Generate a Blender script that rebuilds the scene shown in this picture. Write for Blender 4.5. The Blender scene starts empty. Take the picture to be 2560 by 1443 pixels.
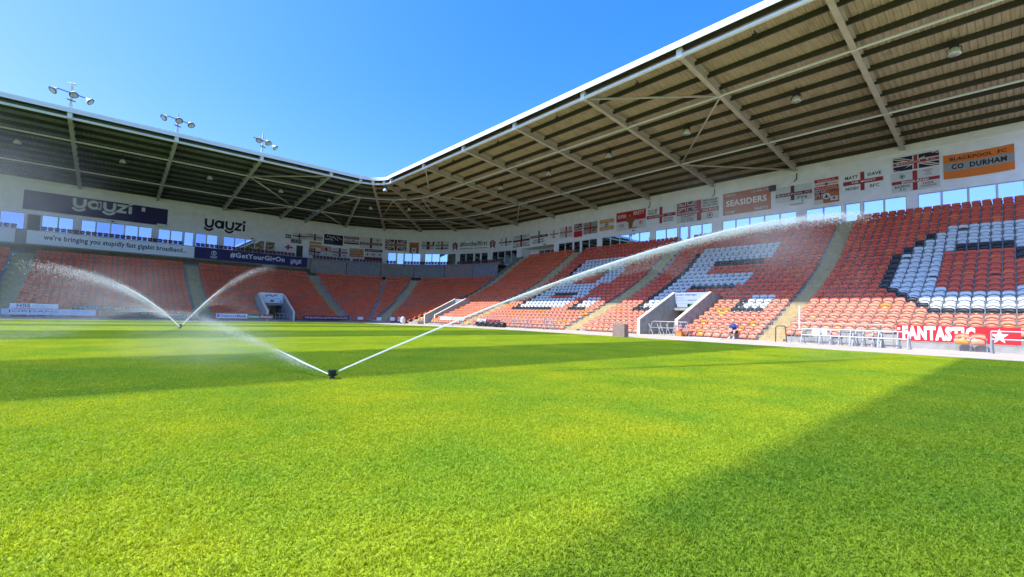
import bpy, bmesh, math, random
import numpy as np
from mathutils import Vector, Matrix

random.seed(7)
rng = np.random.default_rng(7)
scene = bpy.context.scene
COL = scene.collection
R_ = math.radians

# ------------------------------------------------------------------ camera
CZ = 1.115
yaw, pit, rol = 0.725, 0.0613, 0.02704
fw = Vector((math.sin(yaw)*math.cos(pit), math.cos(yaw)*math.cos(pit), math.sin(pit)))
rt = Vector((math.cos(yaw), -math.sin(yaw), 0))
up = rt.cross(fw)
r2 = rt*math.cos(rol) + up*math.sin(rol)
u2 = -rt*math.sin(rol) + up*math.cos(rol)
cam_d = bpy.data.cameras.new('camera')
cam_d.sensor_width = 36.0
cam_d.lens = 36.0*1131.059/2560.0
cam_d.clip_start = 0.05
cam_d.clip_end = 5000
cam = bpy.data.objects.new('camera', cam_d)
COL.objects.link(cam)
M = Matrix(((r2.x, u2.x, -fw.x, 0), (r2.y, u2.y, -fw.y, 0), (r2.z, u2.z, -fw.z, CZ), (0, 0, 0, 1)))
cam.matrix_world = M
scene.camera = cam

# ------------------------------------------------------------------ light
SUN_EL, SUN_PHI = R_(58.8), R_(18.0)          # sun stands to the left (-X), a little behind the end stand (+Y)
S = Vector((-math.cos(SUN_PHI)*math.cos(SUN_EL), math.sin(SUN_PHI)*math.cos(SUN_EL), math.sin(SUN_EL)))
world = bpy.data.worlds.new('World')
scene.world = world
world.use_nodes = True
wn = world.node_tree.nodes
wl = world.node_tree.links
for n in list(wn): wn.remove(n)
sky = wn.new('ShaderNodeTexSky')
sky.sky_type = 'NISHITA'
sky.sun_disc = False
sky.sun_elevation = SUN_EL
sky.sun_rotation = math.atan2(S.x, S.y)
sky.altitude = 0
sky.air_density = 1.0
sky.dust_density = 2.0
sky.ozone_density = 6.0
bg = wn.new('ShaderNodeBackground')
bg.inputs['Strength'].default_value = 0.10
wo = wn.new('ShaderNodeOutputWorld')
# clear-day colour response: red falls off faster than blue away from the sun, as in the photograph's sky
sky_s = wn.new('ShaderNodeSeparateColor'); sky_c = wn.new('ShaderNodeCombineColor')
wl.new(sky.outputs[0], sky_s.inputs[0])
for i_, (g_, k_) in enumerate(((2.25, 0.44), (1.14, 1.03), (1.2, 1.37))):
    pw = wn.new('ShaderNodeMath'); pw.operation = 'POWER'; pw.inputs[1].default_value = g_
    mk = wn.new('ShaderNodeMath'); mk.operation = 'MULTIPLY'; mk.inputs[1].default_value = k_
    wl.new(sky_s.outputs[i_], pw.inputs[0]); wl.new(pw.outputs[0], mk.inputs[0]); wl.new(mk.outputs[0], sky_c.inputs[i_]); sky_k = (sky_k if i_ else []) + [mk]
cap = wn.new('ShaderNodeMath'); cap.operation = 'MULTIPLY'; cap.inputs[1].default_value = 0.60      # never redder than a pale clear sky
mn_ = wn.new('ShaderNodeMath'); mn_.operation = 'MINIMUM'
wl.new(sky_k[1].outputs[0], cap.inputs[0]); wl.new(cap.outputs[0], mn_.inputs[0]); wl.new(sky_k[0].outputs[0], mn_.inputs[1]); wl.new(mn_.outputs[0], sky_c.inputs[0])
wl.new(sky_c.outputs[0], bg.inputs[0])
wl.new(bg.outputs[0], wo.inputs[0])
sun_d = bpy.data.lights.new('sun', 'SUN')
sun_d.energy = 3.6
sun_d.angle = R_(0.5)
sun_d.color = (1.0, 0.945, 0.83)
sun = bpy.data.objects.new('sun', sun_d)
COL.objects.link(sun)
sun.rotation_euler = S.to_track_quat('Z', 'Y').to_euler()
scene.view_settings.view_transform = 'Standard'
scene.view_settings.look = 'None'
scene.view_settings.exposure = 1.10
scene.view_settings.gamma = 1.0
scene.view_settings.use_curve_mapping = False
scene.cycles.use_denoising = True
scene.cycles.max_bounces = 8
scene.cycles.diffuse_bounces = 6
scene.cycles.transparent_max_bounces = 16
scene.cycles.volume_bounces = 1

# ------------------------------------------------------------------ materials
def nodes_of(m):
    m.use_nodes = True
    nt = m.node_tree
    return nt, nt.nodes['Principled BSDF']

def mat(name, col, rough=0.6, metal=0.0, var=0.0, scale=3.0, bump=0.0, bscale=None, spec=0.5, detail=4.0, streak=None, dirt=None):
    """painted / plastic / concrete surface: colour broken up by world-position noise, fine bump, optional streaks"""
    m = bpy.data.materials.new(name)
    nt, p = nodes_of(m)
    N, L = nt.nodes, nt.links
    p.inputs['Base Color'].default_value = (*col, 1)
    p.inputs['Roughness'].default_value = rough
    p.inputs['Metallic'].default_value = metal
    p.inputs['Specular IOR Level'].default_value = spec
    geo = N.new('ShaderNodeNewGeometry')
    if var > 0:
        vec = geo.outputs['Position']
        if streak:
            mp = N.new('ShaderNodeMapping'); mp.inputs['Scale'].default_value = streak
            L.new(vec, mp.inputs['Vector']); vec = mp.outputs[0]
        nz = N.new('ShaderNodeTexNoise'); nz.inputs['Scale'].default_value = scale; nz.inputs['Detail'].default_value = detail
        L.new(vec, nz.inputs['Vector'])
        rp = N.new('ShaderNodeMapRange')
        rp.inputs['From Min'].default_value = 0.3; rp.inputs['From Max'].default_value = 0.7
        rp.inputs['To Min'].default_value = 1-var; rp.inputs['To Max'].default_value = 1+var
        L.new(nz.outputs['Fac'], rp.inputs['Value'])
        hs = N.new('ShaderNodeVectorMath'); hs.operation = 'SCALE'
        hs.inputs[0].default_value = col
        L.new(rp.outputs[0], hs.inputs['Scale'])
        out = hs.outputs[0]
        if dirt:
            n2 = N.new('ShaderNodeTexNoise'); n2.inputs['Scale'].default_value = dirt[1]; n2.inputs['Detail'].default_value = 8
            L.new(geo.outputs['Position'], n2.inputs['Vector'])
            r2_ = N.new('ShaderNodeMapRange'); r2_.inputs['From Min'].default_value = 0.52; r2_.inputs['From Max'].default_value = 0.75
            r2_.inputs['To Max'].default_value = dirt[2]
            L.new(n2.outputs['Fac'], r2_.inputs['Value'])
            mx = N.new('ShaderNodeMix'); mx.data_type = 'RGBA'
            L.new(r2_.outputs[0], mx.inputs[0]); L.new(out, mx.inputs[6]); mx.inputs[7].default_value = (*dirt[0], 1)
            out = mx.outputs[2]
        L.new(out, p.inputs['Base Color'])
    if bump > 0:
        nb = N.new('ShaderNodeTexNoise'); nb.inputs['Scale'].default_value = bscale or scale*6; nb.inputs['Detail'].default_value = 5
        L.new(geo.outputs['Position'], nb.inputs['Vector'])
        b = N.new('ShaderNodeBump'); b.inputs['Strength'].default_value = bump; b.inputs['Distance'].default_value = 0.02
        L.new(nb.outputs['Fac'], b.inputs['Height']); L.new(b.outputs[0], p.inputs['Normal'])
    return m

MT = {}
MT['white_steel'] = mat('white_steel', (0.72, 0.72, 0.70), 0.45, var=0.06, scale=1.5)
MT['rafter'] = mat('rafter_paint', (0.50, 0.45, 0.38), 0.6, var=0.10, scale=1.2, bump=0.1)
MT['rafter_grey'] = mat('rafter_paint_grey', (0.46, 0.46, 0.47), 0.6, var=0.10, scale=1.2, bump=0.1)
MT['purlin'] = mat('purlin_steel', (0.048, 0.043, 0.032), 0.75, var=0.15, scale=2)
MT['sheet'] = mat('roof_sheet', (0.41, 0.33, 0.225), 0.8, var=0.16, scale=2.2, streak=(0.35, 3.0, 1), bump=0.1, dirt=((0.20, 0.165, 0.115), 0.9, 0.55))
MT['sheet_grey'] = mat('roof_sheet_shaded', (0.20, 0.225, 0.23), 0.8, var=0.16, scale=2.2, streak=(3.0, 0.35, 1), bump=0.1, dirt=((0.13, 0.15, 0.15), 0.9, 0.6))  # same roof sheet, greyed and darkened: cool shade put into the colour
MT['purlin_grey'] = mat('purlin_steel_shaded', (0.022, 0.030, 0.032), 0.75, var=0.15, scale=2)  # same purlin steel with the end roof's cooler shade in its colour
MT['fascia'] = mat('fascia_paint', (0.82, 0.82, 0.80), 0.35, var=0.03, scale=1)
MT['wall'] = mat('wall_render', (0.85, 0.82, 0.83), 0.8, var=0.06, scale=1.2, bump=0.15, dirt=((0.66, 0.64, 0.60), 0.7, 0.35))
MT['frame'] = mat('window_frame', (0.55, 0.57, 0.57), 0.45, var=0.05)
MT['concrete'] = mat('concrete', (0.33, 0.32, 0.29), 0.9, var=0.18, scale=2.5, bump=0.3, dirt=((0.18, 0.175, 0.16), 1.5, 0.5))
MT['grey_concrete'] = mat('grey_concrete', (0.24, 0.245, 0.235), 0.9, var=0.18, scale=1.6, bump=0.3, dirt=((0.15, 0.155, 0.15), 3, 0.6))
MT['step'] = mat('step_concrete', (0.45, 0.345, 0.165), 0.9, var=0.16, scale=3.5, bump=0.4, dirt=((0.25, 0.22, 0.15), 2.2, 0.5))
MT['track'] = mat('track_concrete', (0.40, 0.34, 0.275), 0.9, var=0.10, scale=0.8, bump=0.25, dirt=((0.36, 0.32, 0.28), 2.5, 0.6))
MT['asphalt'] = mat('asphalt', (0.05, 0.05, 0.05), 0.9, var=0.2)
MT['galv'] = mat('galvanised_steel', (0.34, 0.35, 0.36), 0.5, metal=0.2, var=0.08)
MT['bracket'] = mat('bracket_steel', (0.30, 0.29, 0.28), 0.5, metal=0.2, var=0.1)
MT['dark'] = mat('dark_metal', (0.03, 0.03, 0.03), 0.5, var=0.15)
MT['black'] = mat('black_plastic', (0.012, 0.012, 0.012), 0.45, var=0.1)
MT['lamp_white'] = mat('lamp_enamel', (0.68, 0.68, 0.64), 0.35, var=0.05)
MT['lens'] = mat('lamp_lens', (0.40, 0.42, 0.38), 0.12, var=0.05)
MT['seat_sunlit'] = mat('seat_sunlit_faded', (0.74, 0.235, 0.135), 0.45, var=0.16, scale=1.1, spec=0.25, dirt=((0.76, 0.33, 0.21), 2.3, 0.55))  # real fading plus bright sunlight put into one paler, pinker colour
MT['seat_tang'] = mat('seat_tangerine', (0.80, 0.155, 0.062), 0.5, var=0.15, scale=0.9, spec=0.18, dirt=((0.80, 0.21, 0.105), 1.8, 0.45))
MT['seat_shaded'] = mat('seat_shaded_red', (0.72, 0.118, 0.062), 0.48, var=0.15, scale=0.9, spec=0.2, dirt=((0.74, 0.15, 0.085), 1.8, 0.45))  # deeper copy for the side stand's shaded rows, shade put into the colour
MT['seat_shaded_maroon'] = mat('seat_shaded_maroon', (0.13, 0.022, 0.022), 0.5, var=0.15)  # balcony seats: dark copy with the shade around them put into the colour
MT['seat_orange'] = mat('seat_bright_orange', (0.80, 0.235, 0.03), 0.34, var=0.08)
MT['seat_amber'] = mat('seat_amber', (0.80, 0.32, 0.07), 0.36, var=0.08)
MT['seat_white'] = mat('seat_white', (0.60, 0.62, 0.61), 0.4, var=0.05, scale=2)
MT['seat_black'] = mat('seat_black', (0.022, 0.020, 0.020), 0.32, var=0.15, scale=2)

def glass_mat(name, tint):
    m = bpy.data.materials.new(name)
    nt, p = nodes_of(m)
    p.inputs['Base Color'].default_value = (*tint, 1)
    p.inputs['Metallic'].default_value = 1.0
    p.inputs['Roughness'].default_value = 0.02
    g = nt.nodes.new('ShaderNodeNewGeometry'); nz = nt.nodes.new('ShaderNodeTexNoise'); nz.inputs['Scale'].default_value = 0.5
    nt.links.new(g.outputs['Position'], nz.inputs['Vector'])
    b = nt.nodes.new('ShaderNodeBump'); b.inputs['Strength'].default_value = 0.02; b.inputs['Distance'].default_value = 0.05
    nt.links.new(nz.outputs['Fac'], b.inputs['Height']); nt.links.new(b.outputs[0], p.inputs['Normal'])
    return m
MT['glass'] = glass_mat('mirror_glass', (0.40, 0.54, 0.74))
MT['glass2'] = glass_mat('mirror_glass_bluer', (0.28, 0.40, 0.62))

def flat(name, col, rough=0.75):
    if name not in MT: MT[name] = mat(name, col, rough, var=0.05, scale=2.5)
    return MT[name]
PAL = {'W': (0.62, 0.62, 0.60), 'R': (0.36, 0.025, 0.03), 'M': (0.17, 0.02, 0.03), 'N': (0.012, 0.014, 0.045), 'O': (0.72, 0.17, 0.02),
       'o': (0.46, 0.13, 0.045), 'K': (0.014, 0.014, 0.016), 'B': (0.012, 0.014, 0.03), 'S': (0.30, 0.29, 0.27), 'r': (0.52, 0.012, 0.018),
       'A': (0.62, 0.27, 0.05), 'P': (0.028, 0.022, 0.10), 'p': (0.66, 0.67, 0.72), 'G': (0.02, 0.16, 0.05), 'b': (0.10, 0.24, 0.50), 'w': (0.80, 0.80, 0.80),
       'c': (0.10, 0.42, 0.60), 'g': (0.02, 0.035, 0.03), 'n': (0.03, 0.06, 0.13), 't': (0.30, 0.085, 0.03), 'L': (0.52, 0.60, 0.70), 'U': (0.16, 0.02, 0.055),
       'l': (0.36, 0.42, 0.53), 'y': (0.60, 0.58, 0.40), 'h': (0.42, 0.24, 0.17)}  # 'l' is sign white with shade put into it as a dull blue
def pal(k):
    return flat('cloth_'+{'W': 'white', 'R': 'red', 'M': 'maroon', 'N': 'navy', 'O': 'orange', 'o': 'burnt_orange', 'K': 'black', 'B': 'deep_blue', 'S': 'silver',
        'r': 'bright_red', 'A': 'amber', 'P': 'purple_navy', 'p': 'pale_lilac', 'G': 'green', 'b': 'blue', 'w': 'bright_white', 'c': 'cyan', 'g': 'dark_green',
        'n': 'slate_navy', 't': 'rust', 'L': 'pale_blue', 'U': 'plum', 'l': 'shaded_pale_blue', 'y': 'pale_yellow', 'h': 'skin'}[k], PAL[k])

# ------------------------------------------------------------------ object helpers
def tag(o, label=None, cat=None, group=None, kind=None):
    if label: o['label'] = label
    if cat: o['category'] = cat
    if group: o['group'] = group
    if kind: o['kind'] = kind
    return o

def thing(name, label, cat, loc=(0, 0, 0), rz=0.0, group=None):
    o = bpy.data.objects.new(name, None)
    o.empty_display_size = 0.2
    o.location = loc; o.rotation_euler = (0, 0, rz)
    COL.objects.link(o)
    return tag(o, label, cat, group)

def link(name, me, parent=None, loc=None, rz=None):
    o = bpy.data.objects.new(name, me)
    COL.objects.link(o)
    if parent: o.parent = parent
    if loc is not None: o.location = loc
    if rz is not None: o.rotation_euler = (0, 0, rz)
    return o

class MB:
    """collects shapes; build() links them as ONE mesh object"""
    def __init__(s): s.v = []; s.f = []; s.mi = []; s.cur = 0
    def add(s, vs, fs):
        b = len(s.v); s.v += [tuple(v) for v in vs]
        s.f += [tuple(i+b for i in f) for f in fs]; s.mi += [s.cur]*len(fs)
        return s
    def box(s, x0, y0, z0, x1, y1, z1):
        return s.add([(x0, y0, z0), (x1, y0, z0), (x1, y1, z0), (x0, y1, z0), (x0, y0, z1), (x1, y0, z1), (x1, y1, z1), (x0, y1, z1)],
                     [(0, 3, 2, 1), (4, 5, 6, 7), (0, 1, 5, 4), (1, 2, 6, 5), (2, 3, 7, 6), (3, 0, 4, 7)])
    def bar(s, p0, p1, w, h, upv=(0, 0, 1)):
        p0, p1 = Vector(p0), Vector(p1); d = (p1-p0).normalized()
        u = Vector(upv); sx = d.cross(u)
        if sx.length < 1e-4: sx = d.cross(Vector((1, 0, 0)))
        sx.normalize(); uz = sx.cross(d).normalized()
        vs = []
        for p in (p0, p1):
            for a, b in ((-1, -1), (1, -1), (1, 1), (-1, 1)): vs.append(p+sx*(a*w/2)+uz*(b*h/2))
        return s.add(vs, [(0, 1, 2, 3), (7, 6, 5, 4), (0, 4, 5, 1), (1, 5, 6, 2), (2, 6, 7, 3), (3, 7, 4, 0)])
    def tube(s, pts, r, n=6, cap=True):
        pts = [Vector(p) for p in pts]; rings = []; b = len(s.v)
        rs = r if isinstance(r, (list, tuple)) else [r]*len(pts)
        for i, p in enumerate(pts):
            d = (pts[min(i+1, len(pts)-1)]-pts[max(i-1, 0)]).normalized()
            a = d.cross(Vector((0, 0, 1)))
            if a.length < 1e-3: a = d.cross(Vector((1, 0, 0)))
            a.normalize(); c = a.cross(d)
            for k in range(n):
                t = 2*math.pi*k/n; rings.append(p+a*(rs[i]*math.cos(t))+c*(rs[i]*math.sin(t)))
        fs = []
        for i in range(len(pts)-1):
            for k in range(n):
                k2 = (k+1) % n; fs.append((i*n+k, i*n+k2, (i+1)*n+k2, (i+1)*n+k))
        if cap: fs.append(tuple(range(n))[::-1]); fs.append(tuple((len(pts)-1)*n+k for k in range(n)))
        return s.add(rings, fs)
    def lathe(s, prof, o=(0, 0, 0), n=12, axis=None):
        """prof: (r, h) pairs about an axis direction"""
        ax = Vector(axis or (0, 0, 1)).normalized(); a = ax.cross(Vector((0.3, 0.9, 0.1))).normalized(); c = ax.cross(a); o = Vector(o)
        vs = []; fs = []
        for r, h in prof:
            for k in range(n):
                t = 2*math.pi*k/n; vs.append(o+ax*h+a*(r*math.cos(t))+c*(r*math.sin(t)))
        for i in range(len(prof)-1):
            for k in range(n): fs.append((i*n+k, i*n+(k+1) % n, (i+1)*n+(k+1) % n, (i+1)*n+k))
        fs.append(tuple(range(n))[::-1]); fs.append(tuple((len(prof)-1)*n+k for k in range(n)))
        return s.add(vs, fs)
    def prism(s, poly, e0, e1, f):
        """polygon extruded between e0 and e1, f(a, b, e) -> xyz"""
        n = len(poly)
        vs = [f(a, b, e0) for a, b in poly]+[f(a, b, e1) for a, b in poly]
        fs = [tuple(range(n)), tuple(range(2*n-1, n-1, -1))]+[(i, i+n, (i+1) % n+n, (i+1) % n) for i in range(n)]
        return s.add(vs, fs)
    def mesh(s, name, mats, smooth=False, off=(0, 0, 0)):
        me = bpy.data.meshes.new(name)
        ox, oy, oz = off
        me.from_pydata([(x-ox, y-oy, z-oz) for x, y, z in s.v], [], s.f)
        for m in (mats if isinstance(mats, (list, tuple)) else [mats]): me.materials.append(m)
        if max(s.mi, default=0) > 0: me.polygons.foreach_set('material_index', s.mi)
        if smooth: me.polygons.foreach_set('use_smooth', [True]*len(me.polygons))
        bm = bmesh.new(); bm.from_mesh(me); bmesh.ops.recalc_face_normals(bm, faces=bm.faces); bm.to_mesh(me); bm.free()
        me.update()
        return me
    def build(s, name, mats, parent=None, smooth=False):
        """world-coordinate geometry; stored relative to the root of its thing"""
        off = (0, 0, 0)
        r = parent
        while r is not None:
            off = tuple(a+b for a, b in zip(off, r.location)); r = r.parent
        return link(name, s.mesh(name, mats, smooth, off), parent)

def gz(y):
    t = min(max((y-25)/32, 0), 1); return -0.28*t*t*(3-2*t)

# ------------------------------------------------------------------ ground
bm = MB(); bm.add([(-2500, -2500, -0.9), (2500, -2500, -0.9), (2500, 2500, -0.9), (-2500, 2500, -0.9)], [(0, 1, 2, 3)])
tag(bm.build('ground', MT['asphalt']), kind='structure')

GX, GY = 24.2, 57.0
def turf_colour(nt, tip=False):
    """mown stripes (sheen of leaning blades put into the colour), broad patches and fine blade-to-blade variation, all by world position"""
    N, L = nt.nodes, nt.links
    geo = N.new('ShaderNodeNewGeometry')
    sep = N.new('ShaderNodeSeparateXYZ'); L.new(geo.outputs['Position'], sep.inputs[0])
    wob = N.new('ShaderNodeTexNoise'); wob.inputs['Scale'].default_value = 0.7; L.new(geo.outputs['Position'], wob.inputs['Vector'])
    a = N.new('ShaderNodeMath'); a.operation = 'MULTIPLY_ADD'; a.inputs[1].default_value = 0.16; L.new(wob.outputs['Fac'], a.inputs[0]); L.new(sep.outputs['Y'], a.inputs[2])
    mr = N.new('ShaderNodeMapRange'); mr.inputs['From Min'].default_value = -10; mr.inputs['From Max'].default_value = 60; L.new(a.outputs[0], mr.inputs['Value'])
    cr = N.new('ShaderNodeValToRGB'); cr.color_ramp.interpolation = 'LINEAR'
    edges = [-4.4, 1.6, 7.6, 13.0, 20.2, 26.8, 33.5, 40, 46.5, 53]
    el = cr.color_ramp.elements
    val = 1.0
    pts = []
    for e in edges:
        w_ = 0.05 if e < 5 else 0.12
        pts += [((e-w_+10)/70, val), ((e+w_+10)/70, 1-val)]; val = 1-val
    el[0].position = pts[0][0]; el[0].color = (pts[0][1],)*3+(1,)
    el[1].position = pts[1][0]; el[1].color = (pts[1][1],)*3+(1,)
    for p_, v_ in pts[2:]:
        e_ = el.new(p_); e_.color = (v_, v_, v_, 1)
    L.new(mr.outputs[0], cr.inputs[0])
    mx = N.new('ShaderNodeMix'); mx.data_type = 'RGBA'
    L.new(cr.outputs[0], mx.inputs[0])
    mx.inputs[6].default_value = (0.172, 0.272, 0.016, 1)     # darker look of blades leaning towards the viewer, put into the colour
    mx.inputs[7].default_value = (0.345, 0.432, 0.022, 1)     # brighter sheen of blades leaning away, put into the colour
    # yellowish and deep green patches
    n1 = N.new('ShaderNodeTexNoise'); n1.inputs['Scale'].default_value = 0.55; n1.inputs['Detail'].default_value = 6; n1.inputs['Roughness'].default_value = 0.62
    L.new(geo.outputs['Position'], n1.inputs['Vector'])
    r1 = N.new('ShaderNodeMapRange'); r1.inputs['From Min'].default_value = 0.36; r1.inputs['From Max'].default_value = 0.66; L.new(n1.outputs['Fac'], r1.inputs['Value'])
    m2 = N.new('ShaderNodeMix'); m2.data_type = 'RGBA'; m2.blend_type = 'MULTIPLY'; m2.inputs[0].default_value = 1.0
    pc = N.new('ShaderNodeMix'); pc.data_type = 'RGBA'; pc.inputs[6].default_value = (0.68, 0.86, 1.05, 1); pc.inputs[7].default_value = (1.16, 1.05, 0.9, 1)
    L.new(r1.outputs[0], pc.inputs[0])
    L.new(mx.outputs[2], m2.inputs[6]); L.new(pc.outputs[2], m2.inputs[7])
    # fine
    n3 = N.new('ShaderNodeTexNoise'); n3.inputs['Scale'].default_value = 60; n3.inputs['Detail'].default_value = 3
    L.new(geo.outputs['Position'], n3.inputs['Vector'])
    r3 = N.new('ShaderNodeMapRange'); r3.inputs['From Min'].default_value = 0.3; r3.inputs['From Max'].default_value = 0.7
    r3.inputs['To Min'].default_value = 0.55; r3.inputs['To Max'].default_value = 1.42
    L.new(n3.outputs['Fac'], r3.inputs['Value'])
    sc = N.new('ShaderNodeVectorMath'); sc.operation = 'SCALE'; L.new(m2.outputs[2], sc.inputs[0]); L.new(r3.outputs[0], sc.inputs['Scale'])
    return sc.outputs[0], n3.outputs['Fac']

m = bpy.data.materials.new('turf_soil'); nt, p = nodes_of(m)
c_, f_ = turf_colour(nt)
sc_ = nt.nodes.new('ShaderNodeVectorMath'); sc_.operation = 'SCALE'; sc_.inputs['Scale'].default_value = 0.8
nt.links.new(c_, sc_.inputs[0]); nt.links.new(sc_.outputs[0], p.inputs['Base Color'])
p.inputs['Roughness'].default_value = 0.9; p.inputs['Specular IOR Level'].default_value = 0.1
b_ = nt.nodes.new('ShaderNodeBump'); b_.inputs['Strength'].default_value = 0.8; b_.inputs['Distance'].default_value = 0.03
nt.links.new(f_, b_.inputs['Height']); nt.links.new(b_.outputs[0], p.inputs['Normal'])
MT['turf'] = m
m = bpy.data.materials.new('grass_blade'); nt, p = nodes_of(m)
c_, f_ = turf_colour(nt)
nt.links.new(c_, p.inputs['Base Color'])
p.inputs['Roughness'].default_value = 0.5; p.inputs['Specular IOR Level'].default_value = 0.2
tr = nt.nodes.new('ShaderNodeBsdfTranslucent'); hs_ = nt.nodes.new('ShaderNodeVectorMath'); hs_.operation = 'MULTIPLY'; hs_.inputs[1].default_value = (1.5, 1.35, 0.6)
nt.links.new(c_, hs_.inputs[0]); nt.links.new(hs_.outputs[0], tr.inputs['Color'])
ms = nt.nodes.new('ShaderNodeMixShader'); ms.inputs[0].default_value = 0.42
nt.links.new(p.outputs[0], ms.inputs[1]); nt.links.new(tr.outputs[0], ms.inputs[2])
nt.links.new(ms.outputs[0], nt.nodes['Material Output'].inputs['Surface'])
MT['blade'] = m

def ground_sheet(name, xs, ys, dz, m):
    b = MB(); nx, ny = len(xs), len(ys)
    b.add([(x, y, gz(y)+dz) for y in ys for x in xs], [(j*nx+i, j*nx+i+1, (j+1)*nx+i+1, (j+1)*nx+i) for j in range(ny-1) for i in range(nx-1)])
    return tag(b.build(name, m), kind='structure')
ground_sheet('pitch', [-70, GX], [-45]+list(np.arange(24, GY+.1, 1.5)), 0.0, MT['turf'])
# concrete surround, butted to the turf edge (a kerb step of a few centimetres)
b = MB()
for (x0, x1, ysr) in ((GX, 60, [-45]+list(np.arange(24, 58.6, 1.5))),):
    nx = 2
    b.add([(x, y, gz(y)+0.02) for y in ysr for x in (x0, x1)], [(j*2, j*2+1, j*2+3, j*2+2) for j in range(len(ysr)-1)])
b.box(-70, GY, -0.7, 60, 90, -0.262)
b.bar((GX-0.02, -45, 0.0), (GX-0.02, 25, 0.0), 0.05, 0.05)
tag(b.build('track', MT['track']), kind='structure')

# turf: one tile of blades, instanced over the pitch by geometry nodes
TS = 2.0
NB = 52000
bx_ = rng.uniform(-TS/2, TS/2, NB); by_ = rng.uniform(-TS/2, TS/2, NB)
ang = rng.uniform(0, 2*np.pi, NB); hgt = rng.uniform(0.010, 0.023, NB); wd = rng.uniform(0.0017, 0.0034, NB)
def field(cells):
    g = rng.random((cells, cells))
    fx_, fy_ = (bx_/TS+.5)*cells, (by_/TS+.5)*cells; i0, j0 = np.floor(fx_).astype(int), np.floor(fy_).astype(int); tx, ty = fx_-i0, fy_-j0
    G = lambda a, c: g[a % cells, c % cells]
    return (G(i0, j0)*(1-tx)+G(i0+1, j0)*tx)*(1-ty)+(G(i0, j0+1)*(1-tx)+G(i0+1, j0+1)*tx)*ty
hgt = hgt*(.6+.8*field(90))*(.85+.3*field(23))
lean = rng.uniform(0.4, 1.6, NB)*hgt; la = field(84)*4*np.pi+rng.normal(0, .7, NB)
vs = np.zeros((NB, 5, 3))
cw, sw = np.cos(ang)*wd, np.sin(ang)*wd
lx, ly = np.cos(la)*lean, np.sin(la)*lean
vs[:, 0] = np.stack([bx_-cw, by_-sw, np.full(NB, -0.003)], 1); vs[:, 1] = np.stack([bx_+cw, by_+sw, np.full(NB, -0.003)], 1)
vs[:, 2] = np.stack([bx_+cw*.85+lx*.4, by_+sw*.85+ly*.4, hgt*.6], 1); vs[:, 3] = np.stack([bx_-cw*.85+lx*.4, by_-sw*.85+ly*.4, hgt*.6], 1)
vs[:, 4] = np.stack([bx_+lx, by_+ly, hgt], 1)
base = (np.arange(NB)*5)[:, None]
faces = [tuple(q) for q in (base+np.array([[0, 1, 2, 3]])).tolist()]+[tuple(q) for q in (base+np.array([[3, 2, 4]])).tolist()]
gm = bpy.data.meshes.new('grass'); gm.from_pydata(vs.reshape(-1, 3).tolist(), [], faces); gm.materials.append(MT['blade'])
tiles = []
for i in range(-16, 13):
    for j in range(-2, 29):
        x, y = (i+.5)*TS*0.98, (j+.5)*TS*0.98
        if x > GX-1.0 or y > GY-1.0: continue
        d = x*math.sin(yaw)+y*math.cos(yaw); e = x*math.cos(yaw)-y*math.sin(yaw)
        if d < -1.5 or abs(e) > d*1.25+4: continue
        tiles.append((x, y, gz(y)))
tiles += [(GX-1.0, (j+.5)*TS*0.98, gz((j+.5)*TS*0.98)) for j in range(-2, 28)]+[((i+.5)*TS*0.98, GY-1.0, gz(GY-1.0)) for i in range(-10, 12)]
tm = bpy.data.meshes.new('grass_points'); tm.from_pydata(tiles, [], [])
grass = link('grass', gm)
tag(grass, 'short mown turf in light and dark stripes across the pitch', 'grass', kind='stuff')
ng = bpy.data.node_groups.new('turf_tiles', 'GeometryNodeTree')
ng.interface.new_socket('Geometry', in_out='INPUT', socket_type='NodeSocketGeometry')
ng.interface.new_socket('Geometry', in_out='OUTPUT', socket_type='NodeSocketGeometry')
gi = ng.nodes.new('NodeGroupInput'); go = ng.nodes.new('NodeGroupOutput')
# tile centres come from the marked points of the same mesh
iop = ng.nodes.new('GeometryNodeInstanceOnPoints'); sepg = ng.nodes.new('GeometryNodeSeparateGeometry'); sepg.domain = 'POINT'
na = ng.nodes.new('GeometryNodeInputNamedAttribute'); na.data_type = 'BOOLEAN'; na.inputs[0].default_value = 'tile_centre'
rot = ng.nodes.new('FunctionNodeRandomValue'); rot.data_type = 'INT'; rot.inputs[4].default_value = 0; rot.inputs[5].default_value = 3
mul = ng.nodes.new('ShaderNodeMath'); mul.operation = 'MULTIPLY'; mul.inputs[1].default_value = math.pi/2
cxyz = ng.nodes.new('ShaderNodeCombineXYZ')
GL = ng.links
GL.new(gi.outputs[0], sepg.inputs[0]); GL.new(na.outputs[0], sepg.inputs[1])
GL.new(sepg.outputs[0], iop.inputs['Points']); GL.new(sepg.outputs[1], iop.inputs['Instance'])
GL.new(rot.outputs[2], mul.inputs[0]); GL.new(mul.outputs[0], cxyz.inputs[2]); GL.new(cxyz.outputs[0], iop.inputs['Rotation'])
GL.new(iop.outputs[0], go.inputs[0])
nv0 = len(gm.vertices)
gm.vertices.add(len(tiles))
co = np.zeros(len(gm.vertices)*3, dtype=np.float32); gm.vertices.foreach_get('co', co)
co[nv0*3:] = np.array(tiles, dtype=np.float32).ravel(); gm.vertices.foreach_set('co', co)
at = gm.attributes.new('tile_centre', 'BOOLEAN', 'POINT')
at.data.foreach_set('value', [False]*nv0+[True]*len(tiles))
gm.update()
md = grass.modifiers.new('tiles', 'NODES'); md.node_group = ng
bpy.data.meshes.remove(tm)

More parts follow.
